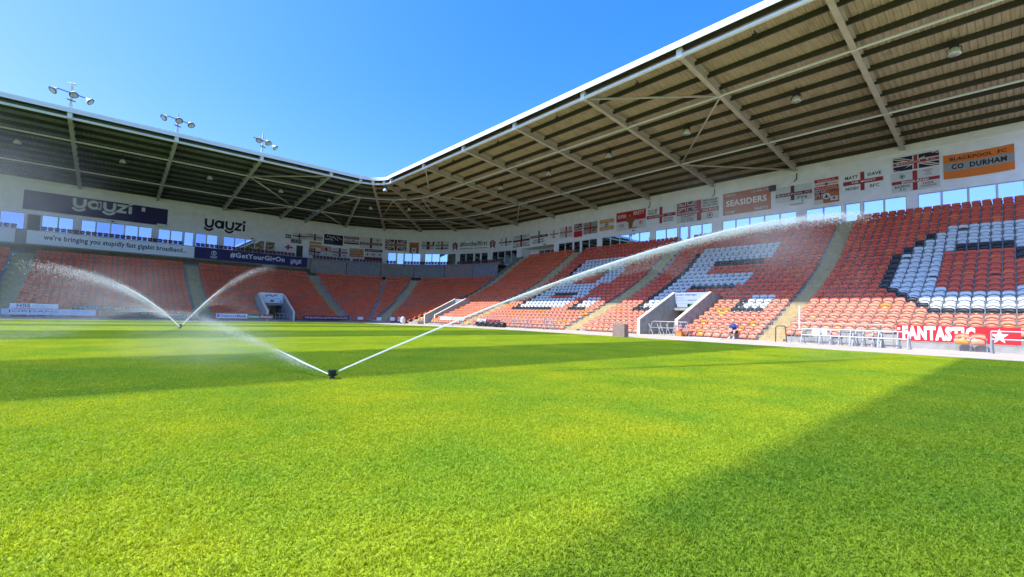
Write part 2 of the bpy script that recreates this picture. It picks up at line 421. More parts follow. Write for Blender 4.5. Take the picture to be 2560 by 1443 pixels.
# ------------------------------------------------------------------ stand geometry (shared)
ZT = [.62, .95, 1.30, 1.61, 1.93, 2.26, 2.61, 2.97, 3.33, 3.68, 4.04, 4.43, 4.83, 5.24, 5.66, 6.12, 6.6, 7.2, 7.79, 8.38, 8.97, 9.56, 10.15, 10.75, 11.37]
TR = [z-.62 for z in ZT]
DT = .842
PITCH = .575
CX, CY, RW = 25.0, 57.3, 26.7
LW, RWX = 84.3, 51.7            # back wall planes
ARC = RW*math.pi/2
NOSE_Z, SLOPE, DEPTH = 19.075, .1, 23.7
XR0 = 31.1                      # seat back of first row, side stand
YL0 = 63.66                     # same, end stand
RC0 = 6.1                       # same, corner
LDZ = -.2

def wall_pt(s, z, off=0.0):
    if s <= 0: return Vector((CX+s, LW-off, z))
    if s <= ARC:
        a = math.pi/2-s/RW; return Vector((CX+(RW-off)*math.cos(a), CY+(RW-off)*math.sin(a), z))
    return Vector((RWX-off, CY-(s-ARC), z))
def wall_rz(s):
    if s <= 0: return 0.0
    if s <= ARC: return -s/RW
    return -math.pi/2

side = thing('grandstand', 'long side stand on the right with letters picked out in its seats', 'grandstand', (XR0, 20, 0))
end = thing('grandstand', 'end stand on the left with a banner balcony and mirrored boxes', 'grandstand', (0, YL0, 0))
corner = thing('grandstand', 'curved corner stand joining the two straight stands', 'grandstand', (CX, CY, 0))

# terraces ---------------------------------------------------------
def terrace_profile(f0, rows, dz, z_base=-1.0):
    """(distance, height) outline of a stepped bank; f0 = seat back of row 0"""
    pts = [(f0-.55+rows[0]*DT, z_base)]
    for k in range(rows[0], rows[1]+1):
        a = f0-.55+k*DT
        pts.append((a, TR[k]+dz+(0.0 if k else 0.005))); pts.append((a+DT, TR[k]+dz+(0.0 if k else 0.005)))
    return pts
def terrace(name, prof, far, f, e0, e1, parent, m):
    b = MB()
    top = prof+[(far, prof[-1][1]), (far, prof[0][1])]
    n = len(top)
    vs = [f(a, z, e0) for a, z in top]+[f(a, z, e1) for a, z in top]
    fs = [(i, i+1, i+1+n, i+n) for i in range(n-1)]
    # end walls as quads strip by strip
    zb = prof[0][1]
    b.add(vs, fs)
    for e in (e0, e1):
        for i in range(1, n-2, 2):
            a0, a1, z = top[i][0], top[i+1][0], top[i][1]
            b.add([f(a0, zb, e), f(a1, zb, e), f(a1, z, e), f(a0, z, e)], [(0, 1, 2, 3)])
    return b.build(name, m, parent)
fx = lambda a, z, e: (a, e, z)
fy = lambda a, z, e: (e, a, z)
TUN = (16.72, 19.65)        # entrance in the side stand (y range), cut through the rows in front of x = 36
CTUN = (50.6, 52.9)
LTUN = (14.95, 17.85)
K_T = 5                     # rows 0..5 are cut by an entrance
terrace('terrace', terrace_profile(XR0, (1, 24), 0), RWX+.3, fx, -8, 11.2, side, MT['concrete'])
terrace('terrace', terrace_profile(XR0, (0, 24), 0), RWX+.3, fx, 11.2, TUN[0]-.15, side, MT['concrete'])
terrace('terrace', terrace_profile(XR0, (K_T+1, 24), 0, z_base=2.2), RWX+.3, fx, TUN[0]-.15, TUN[1]+.15, side, MT['concrete'])
terrace('terrace', terrace_profile(XR0, (0, 24), 0), RWX+.3, fx, TUN[1]+.15, CTUN[0]-.15, side, MT['concrete'])
terrace('terrace', terrace_profile(XR0, (K_T+1, 24), 0, z_base=2.1), RWX+.3, fx, CTUN[0]-.15, CTUN[1]+.15, side, MT['concrete'])
terrace('terrace', terrace_profile(XR0, (0, 24), 0), RWX+.3, fx, CTUN[1]+.15, 55.6, side, MT['concrete'])
terrace('terrace', terrace_profile(YL0, (0, 18), LDZ), 80.2, fy, -60, LTUN[0]-.15, end, MT['concrete'])
terrace('terrace', terrace_profile(YL0, (K_T+1, 18), LDZ, z_base=1.95), 80.2, fy, LTUN[0]-.15, LTUN[1]+.15, end, MT['concrete'])
terrace('terrace', terrace_profile(YL0, (0, 18), LDZ), 80.2, fy, LTUN[1]+.15, 25.0, end, MT['concrete'])
b = MB(); prof = terrace_profile(RC0, (0, 18), LDZ); prof.append((22.8, prof[-1][1])); NA = 36
for i in range(NA):
    a0, a1 = math.pi/2*i/NA, math.pi/2*(i+1)/NA
    n = len(prof)
    vs = [(CX+r*math.cos(a), CY+r*math.sin(a), z) for a in (a0, a1) for r, z in prof]
    b.add(vs, [(j, j+1, j+1+n, j+n) for j in range(n-1)])
b.build('terrace', MT['concrete'], corner)

# stairs: half steps as pieces, sharing one mesh per height ----------
_step = {}
def step_mesh(h, w):
    key = (round(h, 3), round(w, 2))
    if key not in _step:
        b = MB(); b.box(-w/2, -.42, -.02, w/2, .0, h)
        b.box(-w/2+.01, -.425, h-.035, w/2-.01, .0, h+.004)
        _step[key] = b.mesh('step', MT['step'])
    return _step[key]
def stairway(parent, fpos, rz, w, k0, k1, dz=0.0):
    """steps in front of each riser; fpos(front distance of riser k) -> world xy"""
    base = MB()
    st = bpy.data.objects.new('stair', None); COL.objects.link(st); st.parent = parent
    for k in range(k0, k1+1):
        z0 = (TR[k-1] if k > k0 or k > 0 else 0)+dz
        if k == 0: continue
        h = (TR[k]-TR[k-1])/2
        x, y, r_ = fpos(k)
        o = link('step', step_mesh(round(h, 2), w), st, (x-parent.location.x, y-parent.location.y, z0-parent.location.z), r_)
        # worn tread slab lying on the terrace row itself
    for k in range(k0, k1+1):
        x, y, r_ = fpos(k)
        o = link('step', slab_mesh(w), st, (x-parent.location.x, y-parent.location.y, TR[k]+dz-parent.location.z), r_)
    return st
_slab = {}
def slab_mesh(w):
    key = round(w, 2)
    if key not in _slab:
        b = MB(); b.box(-w/2, -.008, -.2, w/2, .43, .009); _slab[key] = b.mesh('step', MT['step'])
    return _slab[key]
def side_stair(y0, y1, k0=1): return stairway(side, lambda k: (XR0-.55+k*DT, (y0+y1)/2, -math.pi/2), 0, y1-y0, k0, 24)
side_stair(9.78, 11.17); side_stair(26.2, 27.55); side_stair(42.5, 43.95); side_stair(54.05, 55.3)
def end_stair(x0, x1): return stairway(end, lambda k: ((x0+x1)/2, YL0-.55+k*DT, 0), 0, x1-x0, 1, 18, LDZ)
for q in ((7.72, 9.15), (24.25, 25.5), (-8.8, -7.05), (-25, -23.6)): end_stair(*q)
def corner_stair(a):
    a = R_(a); return stairway(corner, lambda k: (CX+(RC0-.55+k*DT)*math.cos(a), CY+(RC0-.55+k*DT)*math.sin(a), a-math.pi/2), 0, 1.25, 1, 18, LDZ)
corner_stair(43.0)

# ------------------------------------------------------------------ back walls, windows, doors
# (s0, s1, kind) openings along the wall path; g = pane, G = bluer pane, d = door, D = dark door, r = recess
OPEN = []
def opn(lst, kind='g'):
    for a, c in lst: OPEN.append((a, c, kind))
for q in range(5):
    o_ = -43.9-8.31*q
    opn([(o_, o_+1.45), (o_+1.5, o_+2.95), (o_+3.0, o_+4.5), (o_+4.55, o_+6.0), (o_+6.05, o_+7.5)])
opn([(-38.9, -37.45), (-37.4, -35.95), (-35.92, -33.82)], 'G'); opn([(-33.6, -32.35)], 'D')
opn([(-32.28, -30.78), (-30.74, -29.32)]); opn([(-28.56, -27.1)]); opn([(-27.06, -25.6), (-25.55, -24.1)], 'G'); opn([(-24.05, -22.6), (-22.55, -21.04)])
opn([(-20.3, -18.88), (-18.84, -17.37)]); opn([(-17.18, -16.0)], 'e'); opn([(-15.76, -14.36)], 'G'); opn([(-14.32, -12.87)])
opn([(-12.07, -10.56), (-10.52, -9.04), (-9.0, -7.64)], 'G'); opn([(-7.6, -6.2), (-6.0, -4.57)])
opn([(-1.15, 0.0)], 'D')
opn([(14.8, 16.32)]); opn([(16.48, 17.73)], 'e'); opn([(17.89, 19.36), (19.4, 20.96)])
opn([(21.8, 23.16), (23.2, 24.73), (24.77, 26.32), (26.36, 28.0)])
opn([(28.84, 30.15), (30.2, 31.76)], 'G'); opn([(32.04, 33.23)], 'e'); opn([(33.52, 34.91)], 'G')
opn([(35.97, 37.23), (37.27, 38.83), (38.87, 40.38), (40.42, 41.84)], 'G')
opn([(43.0, 50.6)], 'r')
opn([(51.5, 52.86), (52.9, 54.38)], 'G'); opn([(54.63, 55.83)], 'e'); opn([(56.16, 57.53), (57.57, 58.97)], 'G')
opn([(59.86, 61.3), (61.34, 62.8), (62.84, 64.36), (64.4, 65.92), (65.96, 67.5)])
opn([(68.27, 69.75), (69.8, 71.28)]); opn([(71.63, 72.69)], 'e'); opn([(72.9, 74.36), (74.4, 75.6)])
opn([(76.8, 78.24), (78.28, 79.7), (79.74, 81.2), (81.24, 82.7), (82.74, 84.25)])
opn([(85.1, 86.56), (86.6, 88.07)]); opn([(88.36, 89.53)], 'e'); opn([(89.74, 91.22), (91.26, 92.78)])
opn([(93.53, 95.0), (95.04, 96.58), (96.62, 98.18), (98.22, 99.66), (99.7, 101.2)])
opn([(102.0, 103.5), (103.54, 105.0)])
OPEN.sort()
S_MIN, S_MAX = -90.0, 108.0
WZ0, WZ1, WZ2, WZ3 = -0.9, 10.2, 12.62, 17.45
def seg_owner(s): return end if s < 0 else (corner if s < ARC else side)
def split(s0, s1):
    cuts = [s0]
    for c in (0.0, ARC):
        if s0 < c < s1: cuts.append(c)
    if s1 > 0 and s0 < ARC:
        n = 40
        for i in range(1, n):
            c = ARC*i/n
            if s0 < c < s1: cuts.append(c)
    cuts = sorted(set(cuts+[s1]))
    return list(zip(cuts[:-1], cuts[1:]))
walls = {end: MB(), corner: MB(), side: MB()}
def wall_block(s0, s1, z0, z1, off0=0.0, off1=-.3):
    for a, c in split(s0, s1):
        b = walls[seg_owner((a+c)/2)]
        p = [wall_pt(a, z0, off0), wall_pt(c, z0, off0), wall_pt(c, z0, off1), wall_pt(a, z0, off1)]
        b.add(p+[Vector((q.x, q.y, z1)) for q in p], [(0, 1, 2, 3), (7, 6, 5, 4), (0, 4, 5, 1), (1, 5, 6, 2), (2, 6, 7, 3), (3, 7, 4, 0)])
wall_block(S_MIN, S_MAX, WZ2, WZ3)
wall_block(S_MIN, S_MAX, WZ0, WZ1)
cur = S_MIN
for a, c, k in OPEN:
    if a > cur: wall_block(cur, a, WZ1, WZ2, -0.002)
    cur = max(cur, c)
wall_block(cur, S_MAX, WZ1, WZ2, -0.002)
# eaves trim where the roof meets the wall
for a, c in split(S_MIN, S_MAX):
    b = walls[seg_owner((a+c)/2)]
    p = [wall_pt(a, 16.45, .06), wall_pt(c, 16.45, .06), wall_pt(c, 16.45, .003), wall_pt(a, 16.45, .003)]
    b.add(p+[Vector((q.x, q.y, 16.6)) for q in p], [(0, 1, 2, 3), (7, 6, 5, 4), (0, 4, 5, 1), (1, 5, 6, 2), (3, 7, 4, 0), (2, 6, 7, 3)])
for g, b in walls.items(): b.build('wall', MT['wall'], g)

_pane = {}
def pane_meshes(w, h):
    key = (round(w, 2), round(h, 2))
    if key not in _pane:
        f = MB(); t = .05
        f.box(-w/2, -.03, 0, w/2, .05, t); f.box(-w/2, -.03, h-t, w/2, .05, h)
        f.box(-w/2, -.03, t, -w/2+t, .05, h-t); f.box(w/2-t, -.03, t, w/2, .05, h-t)
        g = MB(); g.box(-w/2+t, .0, t, w/2-t, .012, h-t)
        _pane[key] = (f.mesh('frame', MT['frame']), [g.mesh('pane', MT['glass']), g.mesh('pane', MT['glass2'])])
    return _pane[key]
for a, c, k in OPEN:
    if k == 'r': continue
    own = seg_owner((a+c)/2); s = (a+c)/2; w = (wall_pt(c, 0)-wall_pt(a, 0)).length
    door = k in 'eD'
    z0 = 10.0 if door else WZ1+.02
    h = WZ2-.02-z0
    fm, gms = pane_meshes(w-.01, h)
    p = wall_pt(s, z0, -.10)-own.location
    root = bpy.data.objects.new('door' if door else 'window', fm); COL.objects.link(root); root.parent = own
    root.location = p; root.rotation_euler = (0, 0, wall_rz(s)+random.uniform(-.006, .006))
    if k == 'D':
        bb = MB(); bb.box(-w/2+.05, 0, .05, w/2-.05, .02, h-.05); link('door_leaf', bb.mesh('door_leaf', MT['dark']), root)
    else:
        link('pane', gms[1 if k == 'G' else 0], root)
    if door:
        bb = MB(); bb.box(w/2-.16, -.07, 1.0, w/2-.12, -.02, 1.25); link('handle', bb.mesh('handle', MT['galv']), root)
# recessed viewing balcony near the corner
b = MB(); RD = 2.2
def fr(s, z, o): return wall_pt(s, z, o)
sA, sB = 43.0, 50.6
for q in ([(sA, WZ1, -RD), (sB, WZ1, -RD), (sB, WZ2, -RD), (sA, WZ2, -RD)], [(sA, WZ1, -RD), (sA, WZ1, -.3), (sA, WZ2, -.3), (sA, WZ2, -RD)],
          [(sB, WZ1, -RD), (sB, WZ1, -.3), (sB, WZ2, -.3), (sB, WZ2, -RD)], [(sA, WZ2, -RD), (sB, WZ2, -RD), (sB, WZ2, -.3), (sA, WZ2, -.3)],
          [(sA, WZ1, -RD), (sB, WZ1, -RD), (sB, WZ1, -.3), (sA, WZ1, -.3)]):
    b.add([fr(*t) for t in q], [(0, 1, 2, 3)])
rec = b.build('balcony_recess', MT['wall'], side)
for a, c in ((45.2, 46.4), (46.5, 47.8), (47.9, 49.2), (49.3, 50.5)):
    fm, gms = pane_meshes(c-a, 2.0)
    o = link('window', fm, side, fr((a+c)/2, WZ1+.1, -RD+.08)-side.location, wall_rz(46)); link('pane', gms[1], o)
b = MB()
for z in (10.75, 11.1): b.tube([fr(43.05, z, .02), fr(50.55, z, .02)], .025)
for i in range(7): b.tube([fr(43.1+i*1.24, 10.2, .02), fr(43.1+i*1.24, 11.1, .02)], .02)
b.build('guard_rail', MT['galv'], side)

# ------------------------------------------------------------------ balcony (end stand and corner)
b = MB(); b.box(-60, 80.0, 8.2, 25.0, 80.18, 9.98); b.box(-60, 80.18, 9.55, 25.0, LW-.31, 9.75); b.build('balcony', MT['grey_concrete'], end)
NP = 6
for i in range(NP):
    a0, a1 = math.pi/2*i/NP+.0025, math.pi/2*(i+1)/NP-.0025
    b = MB(); n = 6
    for j in range(n):
        t0, t1 = a0+(a1-a0)*j/n, a0+(a1-a0)*(j+1)/n
        p = [(CX+r*math.cos(t), CY+r*math.sin(t)) for r, t in ((22.5, t0), (22.5, t1), (22.68, t1), (22.68, t0))]
        b.add([(x, y, 7.6) for x, y in p]+[(x, y, 9.78) for x, y in p], [(0, 1, 2, 3), (7, 6, 5, 4), (0, 4, 5, 1), (1, 5, 6, 2), (2, 6, 7, 3), (3, 7, 4, 0)])
    b.build('balcony_panel', mat('grey_concrete_panel', tuple(c*random.uniform(.82, 1.15) for c in (0.25, 0.255, 0.245)), .9, var=.15, scale=1.6, bump=.3, dirt=((.15, .155, .15), 3, .6)), corner)
b = MB()
for j in range(36):
    t0, t1 = math.pi/2*j/36, math.pi/2*(j+1)/36
    p = [(CX+r*math.cos(t), CY+r*math.sin(t)) for r, t in ((22.68, t0), (22.68, t1), (RW-.01, t1), (RW-.01, t0))]
    b.add([(x, y, 9.6) for x, y in p], [(0, 1, 2, 3)])
b.build('balcony_floor', MT['grey_concrete'], corner)
# parapet that climbs between corner and side stand
b = MB(); b.prism([(42.6, 4.6), (43.0, 5.5), (48.9, 9.75), (49.1, 10.0), (50.4, 10.9), (51.68, 11.25), (51.68, 8.6), (49.1, 7.4)], 55.62, 55.86, fx)
b.build('parapet', MT['grey_concrete'], corner)

# ------------------------------------------------------------------ entrances
def entrance(own, f, e0, e1, a0, a1, dz, name):
    """two sloped-top side walls, a lintel, a dark passage; f(a, z, e)"""
    t = .2
    for e in ((e0-t, e0), (e1, e1+t)):
        b = MB(); b.prism([(a0, -1), (a0, 1.12+dz), (a0+.25, 1.2+dz), (a1-.1, 3.45+dz), (a1+.6, 3.5+dz), (a1+.6, -1)], e[0], e[1], f)
        b.build('side_wall', MT['concrete'], own)
        b = MB(); b.prism([(a0-.02, 1.08+dz), (a0+.25, 1.203+dz), (a1-.1, 3.453+dz), (a1-.1, 3.52+dz), (a0+.2, 1.29+dz), (a0-.02, 1.2+dz)], e[0]-.02, e[1]+.02, f)
        b.prism([(a0-.03, -1), (a0-.03, 1.2+dz), (a0+.01, 1.2+dz), (a0+.01, -1)], e[0]-.02, e[1]+.02, f)
        b.build('coping', flat('pale_edge_paint', (0.74, 0.66, 0.52)), own)
    b = MB(); b.prism([(a1+.05, 1.95+dz), (a1+.05, 2.3+dz), (a1+.6, 3.2+dz), (a1+.6, 1.95+dz)], e0, e1, f); b.build('lintel', MT['concrete'], own)
    b = MB(); b.prism([(a1+.62, -1), (a1+.62, 3.3+dz), (a1+6, 3.3+dz), (a1+6, -1)], e0-.2, e0-.05, f); b.prism([(a1+.62, -1), (a1+.62, 3.3+dz), (a1+6, 3.3+dz), (a1+6, -1)], e1+.05, e1+.2, f)
    b.prism([(a1+5.8, -1), (a1+5.8, 3.3+dz), (a1+6, 3.3+dz), (a1+6, -1)], e0, e1, f)
    b.build('passage', MT['grey_concrete'], own)
    b = MB(); b.prism([(a0+.02, -1), (a0+.02, dz+.006), (a1+5.8, dz+.006), (a1+5.8, -1)], e0, e1, f); b.build('passage_floor', MT['track'], own)
entrance(side, fx, TUN[0], TUN[1], 30.7, 36.1, 0, 'side')
entrance(side, fx, CTUN[0], CTUN[1], 31.5, 36.4, -.15, 'side')
entrance(end, fy, LTUN[0], LTUN[1], 62.9, 68.1, -.2, 'end')

# ------------------------------------------------------------------ roof
NB_P = 13
QS = [.1+1.95*i for i in range(NB_P)]
def zr(q): return NOSE_Z-SLOPE*q
SH = .78                                    # sheets above the rafter's lower edge
def make_sub(name, me, part, w, rz=0.0):
    """link a shared mesh as a sub-part at a world position"""
    off = Vector((0, 0, 0)); r = part
    while r is not None: off += r.location; r = r.parent
    return link(name, me, part, Vector(w)-off, rz)
def part_empty(name, own):
    o = bpy.data.objects.new(name, None); COL.objects.link(o); o.parent = own; return o
roof_s, roof_e, roof_c = part_empty('roof', side), part_empty('roof', end), part_empty('roof', corner)

def sheet_mesh(Lx, d, n, m='sheet'):
    """corrugated sheet: x along the bay, y away from the pitch, falling by the roof slope"""
    b = MB(); p = Lx/n; xs = []
    for i in range(n):
        xs += [(i*p, 0), (i*p+.32*p, 0), (i*p+.45*p, .05), (i*p+.87*p, .05)]
    xs.append((Lx, 0))
    vs = [(x, 0, z) for x, z in xs]+[(x, d, z-SLOPE*d) for x, z in xs]
    k = len(xs)
    b.add(vs, [(i, i+1, i+1+k, i+k) for i in range(k-1)])
    return b.mesh('roof_panel', MT[m])
def purlin_mesh(Lx, m='purlin', h=.36):
    b = MB(); b.box(.02, -.03, -h, Lx-.02, .0, 0); b.box(.02, .0, -h, Lx-.02, .10, -h+.02)
    return b.mesh('purlin', MT[m])
def rafter_mesh(Lq, d0=.72, d1=.55, m='rafter'):
    b = MB(); w = .34; n = 1
    def blk(x0, x1, zl, zh):   # prism along y, zl/zh functions of y
        vs = []
        for y in (0, Lq):
            vs += [(x0, y, zl(y)), (x1, y, zl(y)), (x1, y, zh(y)), (x0, y, zh(y))]
        b.add(vs, [(0, 1, 2, 3), (7, 6, 5, 4), (0, 4, 5, 1), (1, 5, 6, 2), (2, 6, 7, 3), (3, 7, 4, 0)])
    low = lambda y: -SLOPE*y
    hi = lambda y: -SLOPE*y+d0+(d1-d0)*y/Lq
    blk(-w/2, w/2, low, lambda y: low(y)+.05)
    blk(-w/2, w/2, lambda y: hi(y)-.05, hi)
    blk(-.03, .03, lambda y: low(y)+.05, lambda y: hi(y)-.05)
    for q in (6.2, 16.0):
        if q < Lq: b.box(-w/2, q-.02, low(q)+.05, w/2, q+.02, hi(q)-.05)
    return b.mesh('rafter', MT[m])
RM = rafter_mesh(DEPTH); RMG = rafter_mesh(DEPTH, m='rafter_grey')
def fascia_mesh(Lx):
    b = MB()
    b.box(0, -.46, .44, Lx, -.40, .62); b.box(0, -.44, .62, Lx, -.40, .635); b.box(0, -.47, .635, Lx, -.40, .88); b.box(0, -.40, .80, Lx, .2, .86)
    return b.mesh('fascia_panel', MT['fascia'])
def tie_mesh(Lx, r): b = MB(); b.tube([(0, 0, 0), (Lx, 0, 0)], r, 8, False); return b.mesh('tie_beam', MT['white_steel'], True)
np_ = MB(); np_.box(-.2, -.16, -.1, .2, .16, .5); NPM = np_.mesh('nose_plate', MT['white_steel'])

def bay_fill(part, x0, L, to_w, rz, g=''):
    """to_w(x along, q) -> world point at rafter underside height"""
    sm = [sheet_mesh(L, dd, max(6, int(L/.34)), 'sheet'+g) for dd in (1.95, .4, .55)]
    pm = purlin_mesh(L, 'purlin'+g); fm = fascia_mesh(L); t1, t2 = tie_mesh(L, .14), tie_mesh(L, .09)
    for i, q in enumerate(QS):
        w = to_w(q); make_sub('purlin', pm, part, (w[0], w[1], zr(q)+SH-.005), rz)
        me = sm[0] if i < NB_P-1 else sm[1]
        make_sub('roof_panel', me, part, (w[0], w[1], zr(q)+SH), rz)
    w = to_w(-.42); make_sub('roof_panel', sm[2], part, (w[0], w[1], zr(-.42)+SH), rz)
    w = to_w(0); make_sub('fascia_panel', fm, part, (w[0], w[1], NOSE_Z), rz)
    for q, t, dz in ((0, t1, .02), (6.2, t2, .06), (16.0, t2, .06)):
        w = to_w(q); make_sub('tie_beam', t, part, (w[0], w[1], zr(q)+dz), rz)
# side stand: bays run in -Y from the corner end
YR = [57.3]+[14.99+8.41*k for k in (4, 3, 2, 1, 0, -1, -2)]
for y in YR: 
    make_sub('rafter', RM, roof_s, (28, y, NOSE_Z), -math.pi/2); make_sub('nose_plate', NPM, roof_s, (28, y, NOSE_Z), -math.pi/2)
for ya, yb in zip(YR[:-1], YR[1:]):
    bay_fill(roof_s, 0, ya-yb, lambda q, ya=ya: (28+q, ya), -math.pi/2)
XL = [25.0]+[-3.994+8.313*k for k in (3, 2, 1, 0, -1, -2, -3, -4, -5)]
for x in XL:
    make_sub('rafter', RMG, roof_e, (x, 60.6, NOSE_Z), 0); make_sub('nose_plate', NPM, roof_e, (x, 60.6, NOSE_Z), 0)
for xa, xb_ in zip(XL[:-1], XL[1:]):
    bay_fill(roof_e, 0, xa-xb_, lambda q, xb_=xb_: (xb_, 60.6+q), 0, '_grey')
# corner fan
RN = 3.15
def cp(r, a, z): return Vector((CX+r*math.cos(a), CY+r*math.sin(a), z))
for deg in (60, 30):
    a = R_(deg); w = cp(RN, a, NOSE_Z); make_sub('rafter', RM, roof_c, w, a-math.pi/2); make_sub('nose_plate', NPM, roof_c, w, a-math.pi/2)
RM2 = rafter_mesh(DEPTH-6.2, .66, .55)
for deg in (75, 45, 15):
    a = R_(deg); make_sub('rafter', RM2, roof_c, cp(RN+6.2, a, zr(6.2)), a-math.pi/2)
for sct in range(6):
    a0, a1 = R_(15*sct), R_(15*sct+15)
    for i in range(-1, NB_P):
        q0 = QS[i] if i >= 0 else -.4; q1 = (QS[i+1] if i+1 < NB_P else DEPTH+.1)
        b = MB(); nr = 14 if i > 3 else 6
        pts = []
        for j in range(nr*2+1):
            t = a0+(a1-a0)*j/(nr*2); dz = .05*(j % 2)
            pts.append((t, dz))
        vs = [cp(RN+q0, t, zr(q0)+SH+dz) for t, dz in pts]+[cp(RN+q1, t, zr(q1)+SH+dz) for t, dz in pts]; k = len(pts)
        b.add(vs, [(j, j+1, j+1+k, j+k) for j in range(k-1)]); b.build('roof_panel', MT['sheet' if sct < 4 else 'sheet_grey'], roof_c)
        if i >= 0:
            b = MB(); b.bar(cp(RN+q0, a0, zr(q0)+SH-.185), cp(RN+q0, a1, zr(q0)+SH-.185), .06, .36); b.build('purlin', MT['purlin'], roof_c)
    for q, r, dz in ((6.2, .09, .06), (16.0, .09, .06)):
        b = MB(); b.tube([cp(RN+q, a0, zr(q)+dz), cp(RN+q, a1, zr(q)+dz)], r, 8); b.build('tie_beam', MT['white_steel'], roof_c, True)
for sct in range(3):
    a0, a1 = R_(30*sct), R_(30*sct+30)
    b = MB(); b.tube([cp(RN, a0, NOSE_Z+.02), cp(RN, a1, NOSE_Z+.02)], .14, 8); b.build('tie_beam', MT['white_steel'], roof_c, True)
    b = MB()
    for z0, z1, rr in ((.44, .62, .43), (.635, .88, .44)):
        for j in range(3):
            t0, t1 = a0+(a1-a0)*j/3, a0+(a1-a0)*(j+1)/3
            b.bar(cp(RN-rr, t0, NOSE_Z+(z0+z1)/2), cp(RN-rr, t1, NOSE_Z+(z0+z1)/2), .06, z1-z0)
    b.build('fascia_panel', MT['fascia'], roof_c)
# bracing
def brace(part, p, q):
    b = MB(); b.tube([p, q], .085, 6); b.build('brace_rod', MT['rafter'], part, True)
rp = lambda k, q: (28+q, 14.99+8.41*k, zr(q)+.06)
r5 = lambda q: (28+q, 57.3, zr(q)+.06)
brace(roof_s, rp(1, .2), rp(0, 6.2)); brace(roof_s, rp(0, 6.25), rp(1, 16)); brace(roof_s, rp(1, 16.1), rp(0, 23.4))
brace(roof_s, rp(4, .2), r5(6.2)); brace(roof_s, r5(6.25), rp(4, 16)); brace(roof_s, rp(4, 16.1), r5(23.4))
lp = lambda k, q: (-3.994+8.313*k, 60.6+q, zr(q)+.06)
brace(roof_e, lp(3, .2), lp(2, 6.2)); brace(roof_e, lp(2, 6.25), lp(3, 16)); brace(roof_e, lp(3, 16.1), lp(2, 23.4))
cq = lambda d, q: cp(RN+q, R_(d), zr(q)+.06)
for p_, q_ in ((cq(90, 13), cq(75, 6.4)), (cq(90, 16), cq(75, 23.4)), (cq(60, 15.8), cq(45, 6.4)), (cq(60, 16.1), cq(45, 23.4)), (cq(15, 6.4), cq(30, 15.8)), (cq(30, 16.1), cq(15, 23.4))):
    brace(roof_c, p_, q_)

# ------------------------------------------------------------------ seats
def grid_shell(cols, rows, fn, thick):
    """front and back surface of a moulded shell, closed round the rim; fn(i, j) -> (x, y, z) of the front"""
    f = [fn(i/(cols-1), j/(rows-1)) for j in range(rows) for i in range(cols)]
    k = [(x, y+thick, z-.004) for x, y, z in f]
    n = cols*rows; fs = []
    for j in range(rows-1):
        for i in range(cols-1):
            a = j*cols+i; fs += [(a, a+1, a+1+cols, a+cols), (n+a, n+a+cols, n+a+1+cols, n+a+1)]
    rim = [i for i in range(cols)]+[j*cols+cols-1 for j in range(1, rows)]+[(rows-1)*cols+i for i in range(cols-2, -1, -1)]+[j*cols for j in range(rows-2, 0, -1)]
    for a, c in zip(rim, rim[1:]+rim[:1]): fs.append((a, a+n, c+n, c))
    return f+k, fs
def back_fn(u, v):
    t = 2*u-1
    z0 = .415-.115*t*t                          # arched lower edge
    z1 = .615-.055*abs(t)**3.5
    f = (0, .35, .68, .9, 1)[min(4, int(round(v*4)))]; z = z0+(z1-z0)*f
    w = .243+.018*math.sin(v*2.2)
    y = .0+.13*(z-.24)/.38-.045*t*t*(.4+.6*v)
    if v > .95: y -= .045                       # rolled top edge
    return (t*w, y, z)
def pan_fn(u, v):
    t = 2*u-1
    f = (0, .25, .6, .9, 1)[min(4, int(round(v*4)))]; z = .10+(.375-.105*t*t-.10)*f
    y = -.185+.075*(z-.10)/.3-.03*(1-t*t)*math.sin(math.pi*min(1, v*1.1))
    if v < .1: y += .02
    if v > .9: y += .025
    return (t*.228, y, z)
BV, BF = grid_shell(7, 5, back_fn, .03)
PV, PF = grid_shell(7, 5, pan_fn, .035)
bm_ = MB(); bm_.box(.262, -.10, 0, .302, .02, .06); bm_.box(.270, -.075, .06, .296, -.04, .40); bm_.box(.262, -.16, .30, .304, .08, .345); bm_.box(-.24, .0, .10, .262, .035, .135)
SEATS = []          # (x, y, z, rz, colour, label bits)
